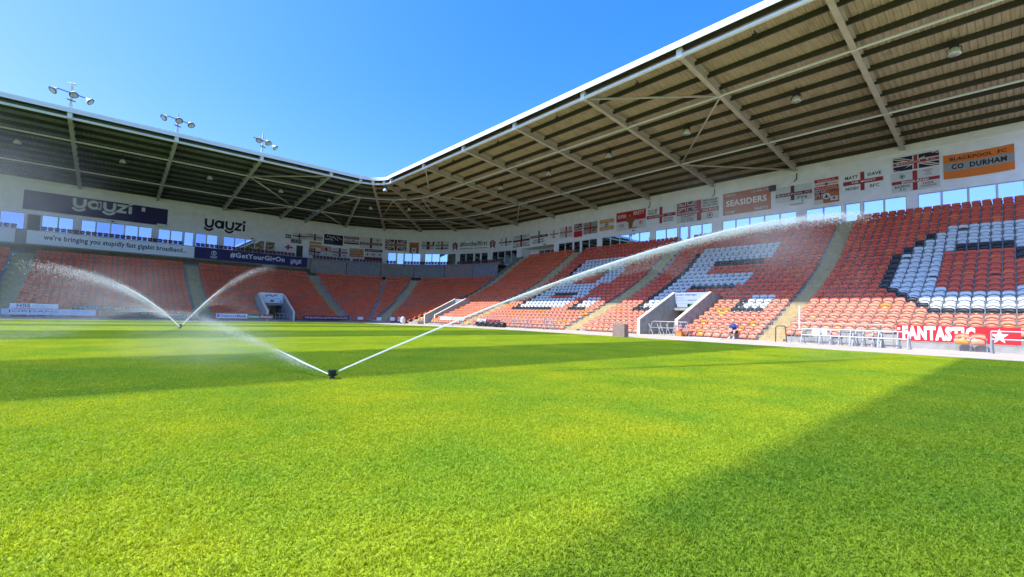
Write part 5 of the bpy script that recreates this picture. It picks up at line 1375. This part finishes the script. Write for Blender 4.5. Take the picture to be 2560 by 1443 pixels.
# wheelchair platform table and its bench behind the frames
root = thing('folding_table', 'pale folding table behind the steel frames beside the wide stair', 'table', (30.5, 7.95, 0))
b = MB(); b.bar((30.45, 8.05, .82), (30.62, 8.05, .45), 1.05, .04, (0, 1, 0)) if 0 else b.box(30.42, 7.35, .5, 30.48, 8.1, .84); b.build('tabletop', flat('table_cream', (.62, .58, .5)), root)
b = MB(); b.tube([(30.45, 7.45, .5), (30.45, 7.45, 0)], .02, 6); b.tube([(30.45, 8.0, .5), (30.45, 8.0, 0)], .02, 6); b.build('leg', MT['galv'], root)
# entrance gate frame, leaning
root = thing('crowd_gate', 'grey tubular gate with slanting bars standing across the side stand entrance', 'gate', (30.5, 17.6, 0))
b = MB(); b.tube([(30.5, 18.75, .03), (30.5, 18.45, .98), (30.5, 18.35, 1.03), (30.5, 15.75, 1.03), (30.5, 15.65, .95), (30.5, 15.85, .05)], .035, 6); b.tube([(30.5, 18.6, .56), (30.5, 15.75, .58)], .03, 6); b.build('gate_frame', MT['galv'], root, True)
for y in (17.75, 17.15, 16.65, 16.2):
    b = MB(); b.tube([(30.5, y, 1.0), (30.5, y+.16, .03)], .03, 6); b.build('bar', MT['galv'], root)
for y in (19.05, 18.35, 18.1, 17.6):
    b = MB(); b.tube([(31.0, y, .85), (30.9, y-.42, .04)], .03, 6); b.build('brace', MT['galv'], root)
b = MB(); b.box(30.2, 16.0, .0, 30.55, 16.35, .34); b.box(30.18, 15.98, .30, 30.57, 16.37, .36)
tag(b.build('storage_tub', MT['seat_orange']), 'orange plastic tub at the foot of the entrance wall', 'tub')
for i, y in enumerate((15.75, 16.45)):
    root = thing('folding_chair', ('sunlit faded tangerine folding chair right of' if i == 0 else 'sunlit faded tangerine folding chair behind')+' the orange tub', 'chair', (30.6, y, 0), R_(-90))
    b1 = MB(); b1.box(-.22, .1, .5, .22, .14, .82); link('backrest', b1.mesh('backrest', MT['seat_sunlit']), root)
    b1 = MB(); b1.box(-.22, -.25, .4, .22, .1, .44); link('seat', b1.mesh('seat', MT['seat_sunlit']), root)
    b1 = MB()
    for sx in (-.22, .22): b1.tube([(sx, .14, .84), (sx, -.22, 0)], .016, 6); b1.tube([(sx, -.22, .44), (sx, .16, 0)], .016, 6)
    link('leg', b1.mesh('leg', MT['galv']), root)
# brown board on the turf edge, white slab on the track
b = MB(); b.prism([(23.95, 0), (23.95, .78), (24.0, .80), (24.35, .80), (24.4, .78), (24.4, 0)], 16.42, 17.3, fx)
o = b.build('equipment_box', mat('box_brown', (.27, .19, .15), .7, var=.15, scale=4, bump=.2)); tag(o, 'plain brown box standing at the turf edge before the entrance', 'box')
b = MB(); b.box(28.55, 12.6, .022, 29.45, 14.7, .07); tag(b.build('white_slab', MT['fascia']), 'long white slab lying flat on the track before the seated man', 'slab')
# dark covered bundle, left of the frames
b = MB()
for (y, r, h) in ((38.9, .26, .40), (38.0, .28, .44), (37.1, .25, .42), (36.2, .27, .40), (35.2, .30, .36)):
    b.lathe([(r*.9, -.5), (r, -.2), (r, .2), (r*.85, .5)], (29.9, y, h*.55), 10, (0.05, 1, .02))
tag(b.build('covered_bundle', MT['black'], None, True), 'long black covered roll lying along the front of the side stand', 'bundle')
for i, y in enumerate((39.3, 38.5, 37.7, 36.9, 36.2)):
    b = MB(); b.tube([(29.75, y, .05), (29.95, y-.22, .62), (30.1, y-.22, .62)], .022, 6)
    tag(b.build('bent_tube', MT['galv']), f'bent steel tube, {ORD[i+1]} of five standing along the black roll', 'tube', 'bent tubes on the black roll')
root = thing('white_machine', 'small white wheeled unit by the corner entrance', 'machine', (27.9, 52.2, gz(52.2)+.02))
b1 = MB(); b1.box(-.22, -.2, .1, .22, .2, .72); b1.prism([(-.22, .72), (.0, .95), (.22, .72)], -.18, .18, lambda a, c, e: (a, e, c)); link('casing', b1.mesh('casing', MT['lamp_white']), root)
b1 = MB(); b1.lathe([(.11, -.05), (.12, 0), (.11, .05)], (.24, 0, .12), 10, (1, 0, 0)); b1.lathe([(.11, -.05), (.12, 0), (.11, .05)], (-.24, 0, .12), 10, (1, 0, 0)); link('wheel', b1.mesh('wheel', MT['dark']), root)
b1 = MB(); b1.tube([(0, .2, .6), (.1, .55, .95), (.35, .55, .95)], .02, 6); link('handle', b1.mesh('handle', MT['dark']), root)
# rails at the end stand entrance and pitch edge
root = thing('crowd_gate', 'dark tubular gate before the entrance of the end stand', 'gate', (16.6, 62.7, -.26))
b1 = MB(); b1.tube([(-.85, 0, 0), (-.85, 0, .95), (.95, 0, .95), (.95, 0, 0)], .035, 6); b1.tube([(-.85, 0, .5), (.95, 0, .5)], .025, 6); link('gate_frame', b1.mesh('gate_frame', MT['galv']), root)
for xx in (-.4, .05, .5): b1 = MB(); b1.tube([(xx, 0, .02), (xx, 0, .95)], .022, 6); link('bar', b1.mesh('bar', MT['galv']), root)
def end_rail(x0, x1, label):
    root = thing('handrail', label, 'handrail', ((x0+x1)/2, 63.0, -.26))
    w = (x1-x0)/2
    for z in (.72, .42): b1 = MB(); b1.tube([(-w, 0, z), (w, 0, z)], .025, 6); link('rail', b1.mesh('rail', MT['bracket']), root)
    n = max(2, int((x1-x0)/1.2))
    for i in range(n+1): b1 = MB(); b1.tube([(-w+2*w*i/n, 0, 0), (-w+2*w*i/n, 0, .74)], .022, 6); link('post', b1.mesh('post', MT['bracket']), root)
end_rail(-.5, 9.0, 'low rail before the end stand, left of the white and blue board'); end_rail(18.0, 24.0, 'low rail behind the plum board of the end stand'); end_rail(25.6, 29.0, 'low rail at the left end of the corner stand')

# ------------------------------------------------------------------ seated man
def skin_body(name, pts, edges, rad, root_i, m, parent, lv=2):
    me = bpy.data.meshes.new(name); me.from_pydata(pts, edges, []); o = link(name, me, parent)
    sk = o.modifiers.new('skin', 'SKIN'); sk.use_smooth_shade = True
    if not me.skin_vertices: 
        bpy.context.view_layer.objects.active = o
    lay = me.skin_vertices[0] if me.skin_vertices else None
    if lay is None:
        return o
    for i, r in enumerate(rad): lay.data[i].radius = (r, r) if not isinstance(r, tuple) else r; lay.data[i].use_root = (i == root_i)
    ss = o.modifiers.new('sub', 'SUBSURF'); ss.levels = lv; ss.render_levels = lv
    me.materials.append(m)
    return o
def limb_mesh(name, chains, m, parent, n=10):
    """one continuous tapered surface per chain, welded by overlap inside the same mesh"""
    b = MB()
    for pts, rs in chains:
        P = [Vector(q) for q in pts]; fine = []; fr_ = []
        for i in range(len(P)-1):
            p0, p1, p2, p3 = P[max(i-1, 0)], P[i], P[i+1], P[min(i+2, len(P)-1)]
            for t in (0, .33, .66):
                q = .5*((2*p1)+(-p0+p2)*t+(2*p0-5*p1+4*p2-p3)*t*t+(-p0+3*p1-3*p2+p3)*t**3)
                fine.append(q); fr_.append(rs[i]+(rs[i+1]-rs[i])*t)
        fine.append(P[-1]); fr_.append(rs[-1])
        b.tube(fine, fr_, n)
    return link(name, b.mesh(name, m, True), parent)
SKIN = flat('man_skin', (.52, .30, .22), .6); SHIRT = flat('man_shirt', (.028, .065, .25), .85); SHORT = flat('man_shorts', (.025, .022, .03), .85); SOCK = flat('man_socks', (.70, .70, .70), .8); HAIR = flat('man_hair', (.30, .28, .26), .8); SHOE = flat('man_shoes', (.66, .66, .66), .6)
man = thing('person', 'seated man in a blue shirt and dark shorts leaning forward, hands together', 'person', (31.0, 12.7, .02), R_(-90), None)
# local frame: he faces -y; seat edge at y = .1, floor z = 0
K_ = 1.08
def S3(p): return tuple(c*K_ for c in p)
body = [([S3(q) for q in ((0, .20, .40), (0, .17, .52), (0, .09, .66), (0, -.01, .80), (0, -.06, .87), (0, -.09, .92), (0, -.115, .97))], [.13, .165, .165, .175, .11, .055, .055])]
hd = [([S3(q) for q in ((0, -.10, .93), (0, -.125, .985), (0, -.14, 1.05), (0, -.13, 1.11), (0, -.12, 1.145))], [.05, .075, .092, .08, .03])]
arms = []; hands = []; sleeves = []; legs = []; shorts = []; socks = []; shoes = []
for sx in (-1, 1):
    sh, el_, wr = (sx*.19, -.02, .83), (sx*.235, -.10, .56), (sx*.055, -.36, .50)
    sleeves.append(([S3(sh), S3((sx*.215, -.045, .75)), S3((sx*.228, -.07, .68))], [.085, .075, .07]))
    arms.append(([S3((sx*.225, -.06, .72)), S3(el_), S3((sx*.14, -.24, .525)), S3(wr)], [.052, .045, .042, .030]))
    hands.append(([S3(wr), S3((sx*.035, -.41, .485)), S3((sx*.02, -.455, .465))], [.032, .042, .036]))
    for fi, (dx, ln) in enumerate(((.036, .060), (.018, .075), (.0, .080), (-.016, .068))):
        bx0 = (sx*(.022+dx*.6), -.445, .478-fi*.008)
        hands.append(([S3(bx0), S3((bx0[0]-sx*.012, bx0[1]-ln*.55, bx0[2]-.015)), S3((bx0[0]-sx*.03, bx0[1]-ln*.75, bx0[2]-.05))], [.0115, .0105, .008]))
    hands.append(([S3((sx*.05, -.39, .50)), S3((sx*.035, -.43, .525)), S3((sx*.012, -.465, .525))], [.014, .012, .009]))
    hip, kn, an = (sx*.10, .14, .44), (sx*.155, -.33, .455), (sx*.13, -.36, .07)
    shorts.append(([S3((sx*.09, .18, .43)), S3((sx*.12, -.02, .455)), S3((sx*.145, -.22, .46))], [.105, .10, .09]))
    legs.append(([S3((sx*.135, -.15, .455)), S3(kn), S3((sx*.158, -.40, .36)), S3((sx*.14, -.36, .18)), S3((sx*.13, -.35, .12))], [.072, .062, .058, .045, .038]))
    socks.append(([S3((sx*.138, -.355, .19)), S3((sx*.13, -.35, .08)), S3((sx*.13, -.40, .05))], [.047, .046, .05]))
    shoes.append(([S3((sx*.13, -.32, .045)), S3((sx*.135, -.42, .045)), S3((sx*.145, -.53, .032))], [.047, .05, .034]))
# one continuous skin surface: head, neck, arms, hands and legs run through the clothes
limb_mesh('body', [([S3(q) for q in ((0, .18, .44), (0, .10, .62), (0, -.01, .80), (0, -.07, .9), (0, -.11, .96))], [.12, .14, .14, .07, .055])]+hd+arms+hands+legs, SKIN, man, 12)
limb_mesh('shirt', body[:1]+sleeves, SHIRT, man, 12); limb_mesh('shorts', shorts+[([S3((0, .22, .36)), S3((0, .19, .5))], [.14, .165])], SHORT, man, 12)
limb_mesh('sock', socks, SOCK, man); limb_mesh('shoe', shoes, SHOE, man)
b1 = MB()
hc = Vector(S3((0, -.125, 1.06)))
for i in range(5):
    a0 = R_(35+i*13); 
b1.lathe([(.094*K_, 0), (.095*K_, .03), (.08*K_, .055), (.05*K_, .075), (.01, .082*K_)], hc+Vector((0, .018, .012)), 12, (0, .35, 1)); link('hair', b1.mesh('hair', HAIR, True), man)
b1 = MB(); b1.tube([hc+Vector((0, -.088, .015)), hc+Vector((0, -.118, -.02)), hc+Vector((0, -.09, -.03))], [.010, .015, .012], 6)
for sx in (-1, 1): b1.lathe([(.012, -.01), (.026, 0), (.020, .012)], hc+Vector((sx*.095, .01, -.005)), 8, (sx, .2, 0))
b1.tube([hc+Vector((-.028, -.086, -.055)), hc+Vector((0, -.094, -.057)), hc+Vector((.028, -.086, -.055))], .007, 5)
link('face', b1.mesh('face', SKIN, True), man)
b1 = MB()
for sx in (-1, 1): b1.lathe([(.004, -.006), (.010, 0), (.006, .006)], hc+Vector((sx*.033, -.088, .012)), 8, (0, -1, 0))
link('eye', b1.mesh('eye', MT['dark']), man)
# folded-down seat under him
root = thing('stadium_seat', 'sunlit faded tangerine seat folded down under the seated man', 'seat', (XR0-.06, 12.7, 0), -math.pi/2, 'tip-up seats in the side stand')
link('backrest', seat_meshes('F')[0], root)
b1 = MB(); b1.box(-.225, -.36, .33, .225, .03, .37); link('seat_pan', b1.mesh('seat_pan', MT['seat_sunlit']), root); link('bracket', BRK, root)

# ------------------------------------------------------------------ sprinklers and water
def water_mat(name, alpha):
    m = bpy.data.materials.new(name); nt, p = nodes_of(m)
    N, L = nt.nodes, nt.links
    d = N.new('ShaderNodeBsdfDiffuse'); d.inputs[0].default_value = (.92, .95, .95, 1); t = N.new('ShaderNodeBsdfTranslucent'); t.inputs[0].default_value = (.92, .95, .95, 1)
    g = N.new('ShaderNodeBsdfGlossy'); g.inputs['Roughness'].default_value = .25
    a = N.new('ShaderNodeMixShader'); a.inputs[0].default_value = .5; L.new(d.outputs[0], a.inputs[1]); L.new(t.outputs[0], a.inputs[2])
    c = N.new('ShaderNodeMixShader'); c.inputs[0].default_value = .15; L.new(a.outputs[0], c.inputs[1]); L.new(g.outputs[0], c.inputs[2])
    tr = N.new('ShaderNodeBsdfTransparent'); e = N.new('ShaderNodeMixShader'); e.inputs[0].default_value = alpha
    L.new(tr.outputs[0], e.inputs[1]); L.new(c.outputs[0], e.inputs[2]); L.new(e.outputs[0], N['Material Output'].inputs['Surface'])
    return m
MT['water'] = water_mat('water_foam', .75); MT['drop'] = water_mat('water_drops', .40)
def mist_mat(name, dens):
    m = bpy.data.materials.new(name); m.use_nodes = True; nt = m.node_tree; N = nt.nodes
    for n in list(N): N.remove(n)
    o = N.new('ShaderNodeOutputMaterial'); v = N.new('ShaderNodeVolumePrincipled')
    v.inputs['Color'].default_value = (.95, .97, 1, 1); v.inputs['Density'].default_value = dens; v.inputs['Anisotropy'].default_value = .25
    # densest in the middle, thinning to nothing at the edge, broken up by drifting wisps
    L = nt.links
    tc = N.new('ShaderNodeTexCoord'); mp = N.new('ShaderNodeMapping'); mp.inputs['Location'].default_value = (-1, -1, -1); mp.inputs['Scale'].default_value = (2, 2, 2)
    ln = N.new('ShaderNodeVectorMath'); ln.operation = 'LENGTH'; mr = N.new('ShaderNodeMapRange'); mr.interpolation_type = 'SMOOTHSTEP'
    mr.inputs['From Min'].default_value = 1.0; mr.inputs['From Max'].default_value = 0.0; mr.inputs['To Max'].default_value = dens
    nz = N.new('ShaderNodeTexNoise'); nz.inputs['Scale'].default_value = .8; nz.inputs['Detail'].default_value = 4
    geo = N.new('ShaderNodeNewGeometry'); L.new(geo.outputs['Position'], nz.inputs['Vector'])
    m2 = N.new('ShaderNodeMapRange'); m2.inputs['From Min'].default_value = .35; m2.inputs['From Max'].default_value = .65; m2.inputs['To Min'].default_value = .35; m2.inputs['To Max'].default_value = 1.5
    L.new(nz.outputs['Fac'], m2.inputs['Value'])
    ml = N.new('ShaderNodeMath'); ml.operation = 'MULTIPLY'
    L.new(tc.outputs['Generated'], mp.inputs['Vector']); L.new(mp.outputs[0], ln.inputs[0]); L.new(ln.outputs['Value'], mr.inputs['Value'])
    L.new(mr.outputs[0], ml.inputs[0]); L.new(m2.outputs[0], ml.inputs[1]); L.new(ml.outputs[0], v.inputs['Density'])
    nt.links.new(v.outputs[0], o.inputs['Volume']); return m
def sprinkler(x, y, label, sc=1.0):
    root = thing('sprinkler', label, 'sprinkler', (x, y, gz(y)), 0, 'pop-up sprinklers in the turf')
    b = MB(); b.lathe([(.055*sc, 0), (.05*sc, .05*sc), (.042*sc, .055*sc), (.042*sc, .10*sc)], (0, 0, 0), 12); link('riser', b.mesh('riser', MT['black']), root)
    b = MB(); b.lathe([(.045*sc, .09*sc), (.075*sc, .11*sc), (.08*sc, .165*sc), (.085*sc, .17*sc), (.085*sc, .19*sc), (.03*sc, .195*sc)], (0, 0, 0), 14); link('head', b.mesh('head', MT['black']), root)
    b = MB(); b.tube([(0, 0, .06*sc), (.10*sc, -.025*sc, .10*sc)], .018*sc, 8); b.tube([(0, 0, .06*sc), (-.07*sc, .05*sc, .09*sc)], .014*sc, 8); link('nozzle', b.mesh('nozzle', MT['dark']), root)
sprinkler(2.8, 7.56, 'black pop-up sprinkler head in the middle of the turf', .82)
sprinkler(2.86, 29.8, 'far black sprinkler head near the far end of the turf', 1.2)
OCT = np.array([(1, 1, 1), (-1, -1, 1), (-1, 1, -1), (1, -1, -1)], float)*.75
OCF = np.array([(0, 2, 1), (0, 1, 3), (0, 3, 2), (1, 2, 3)])
def drops(name, P, R, parent, m, stretch=None):
    n = len(P); V = OCT[None]*R[:, None, None]
    V = (V+P[:, None]).reshape(-1, 3); F = (OCF[None]+(np.arange(n)*4)[:, None, None]).reshape(-1, 3)
    me = bpy.data.meshes.new(name); me.vertices.add(len(V)); me.vertices.foreach_set('co', V.ravel())
    me.loops.add(F.size); me.loops.foreach_set('vertex_index', F.ravel().astype(np.int32)); me.polygons.add(len(F))
    me.polygons.foreach_set('loop_start', np.arange(0, F.size, 3, dtype=np.int32)); me.polygons.foreach_set('loop_total', np.full(len(F), 3, dtype=np.int32))
    me.materials.append(m); me.update(calc_edges=True)
    o = link(name, me, parent); o['kind'] = 'stuff'; return o
def jet(x, y, d, prof, label, core_to, r0, r1, n_core, n_fall, spread, fall_from, drop_r, drift=(0, 0), n_mist=0):
    """prof: (distance, height) knots of the arc; core tube up to core_to, clumped drops along the arc, a falling veil below its later part"""
    z0 = gz(y); d = Vector((d[0], d[1])).normalized(); root = thing('water_jet', label, 'water jet', (x, y, z0), 0, 'sprinkler jets')
    ds = np.array([p[0] for p in prof]); zs = np.array([p[1] for p in prof])
    Z = lambda q: np.interp(q, ds, zs)
    qs = np.linspace(.1, core_to, 90)
    b = MB(); b.tube([(d.x*q, d.y*q, float(Z(q))) for q in qs], [(r0+(r1-r0)*(q/core_to))*min(1, 2.2*(1-q/core_to)+.02)*(1+.45*rng.normal()*(q/core_to)**1.5*.6) if q/core_to < .98 else .002 for q in qs], 8, True)
    link('water_core', b.mesh('water_core', MT['water'], True), root)
    L = ds[-1]
    tap = lambda q: np.clip(1.25-q/L, 0, 1)
    # drops in clumps along the arc
    q = core_to*.25+(L-core_to*.25)*rng.random(n_core)**.9
    cl = .55+.45*np.sin(q*5.3+1.9*np.sin(q*2.1))*np.sin(q*1.7+.6)
    q = q[rng.random(n_core) < (.35+.65*cl)*np.clip(1.7*(1-q/L)+.1, 0, 1)]
    sp = spread*(.20+.80*(q/L)**1.3)
    P = np.stack([d.x*q+rng.normal(0, 1, len(q))*sp, d.y*q+rng.normal(0, 1, len(q))*sp, Z(q)+rng.normal(0, .22, len(q))*sp-np.abs(rng.normal(0, 1.0, len(q)))*sp], 1)
    R = drop_r*(.5+rng.random(len(q))*.9)*(.5+.5*q/L+.2)
    drops('spray_droplets', P, R, root, MT['water'])
    # veil falling under the arc
    q = fall_from+(L-fall_from)*rng.random(n_fall)**.85
    h = Z(q); f = 1-rng.random(n_fall)**.62*np.clip((q-fall_from)/(L-fall_from)*1.6, .15, 1)
    side_ = rng.normal(0, 1, n_fall)*spread*(.6+1.2*(1-f))
    P = np.stack([d.x*q-d.y*side_+drift[0]*(1-f), d.y*q+d.x*side_+drift[1]*(1-f), np.maximum(h*f, .02)], 1)
    R = drop_r*(.35+rng.random(n_fall)*.55)
    drops('falling_droplets', P, R, root, MT['drop'])
    return root
JP1 = [(q, .09+.445*q-.0091*q*q) for q in np.linspace(0, 17, 35)]
jet(2.8, 7.56, (.971, -.24), JP1, 'long straight water jet from the near sprinkler rising over the side stand', 13.0, .011, .036, 80000, 30000, .16, 6.0, .0056, (.4, -.1))
JP2 = [(0, .06), (.8, .22), (1.5, .38), (2.3, .56), (3.4, .78), (4.2, .93), (5.5, 1.05), (6.5, 1.0)]
jet(2.8, 7.56, (-.3, .95), JP2, 'short fanning spray leaving the near sprinkler to the left', 1.6, .010, .02, 20000, 16000, .16, .5, .0027, (-.9, .4))
JP3 = [(q, .08+.335*q-.0105*q*q-.00035*q**3*.5) for q in np.linspace(0, 13.2, 28)]
jet(2.86, 29.8, (-.35, -.94), JP3, 'thick arcing jet from the far sprinkler towards the left, dissolving into mist', 8.0, .022, .045, 26000, 50000, .22, 2.0, .0050, (-1.0, .5))
JP4 = [(q, .08+.70*q-.026*q*q) for q in np.linspace(0, 10.5, 22)]
jet(2.86, 29.8, (.6, .8), JP4, 'thinner soft jet from the far sprinkler rising to the right', 4.5, .016, .03, 15000, 22000, .24, 1.2, .0052, (.5, .2))
# drifting mist: soft bodies of thin haze where the spray breaks up
def mist(name, label, blobs, dens):
    b = MB()
    for c, r in blobs:
        b0 = len(b.v); n, mm = 14, 8; vs = []
        for i in range(mm+1):
            t = math.pi*i/mm
            for k in range(n):
                a = 2*math.pi*k/n; vs.append((c[0]+r[0]*math.sin(t)*math.cos(a), c[1]+r[1]*math.sin(t)*math.sin(a), c[2]+r[2]*math.cos(t)))
        b.add(vs, [(i*n+k, i*n+(k+1) % n, (i+1)*n+(k+1) % n, (i+1)*n+k) for i in range(mm) for k in range(n)])
    return tag(b.build(name, mist_mat('mist', dens), None, True), label, 'mist', kind='stuff')
mist('spray_mist', 'thin pale mist drifting at the far left where the far jet breaks up', [((-5.2, 26.5, 5.0), (6.4, 5.0, 4.7))], .036)
mist('spray_mist', 'thin mist hanging around the far sprinkler', [((.4, 27.0, 1.5), (4.2, 4.0, 2.2))], .04)
mist('spray_mist', 'faint mist under the end of the near jet before the side stand', [((14.0, 4.7, 3.6), (6.5, 1.5, 1.5))], .055)
mist('spray_mist', 'faint mist left of the near sprinkler close to the turf', [((1.6, 10.6, .5), (1.6, 3.6, .7))], .07)
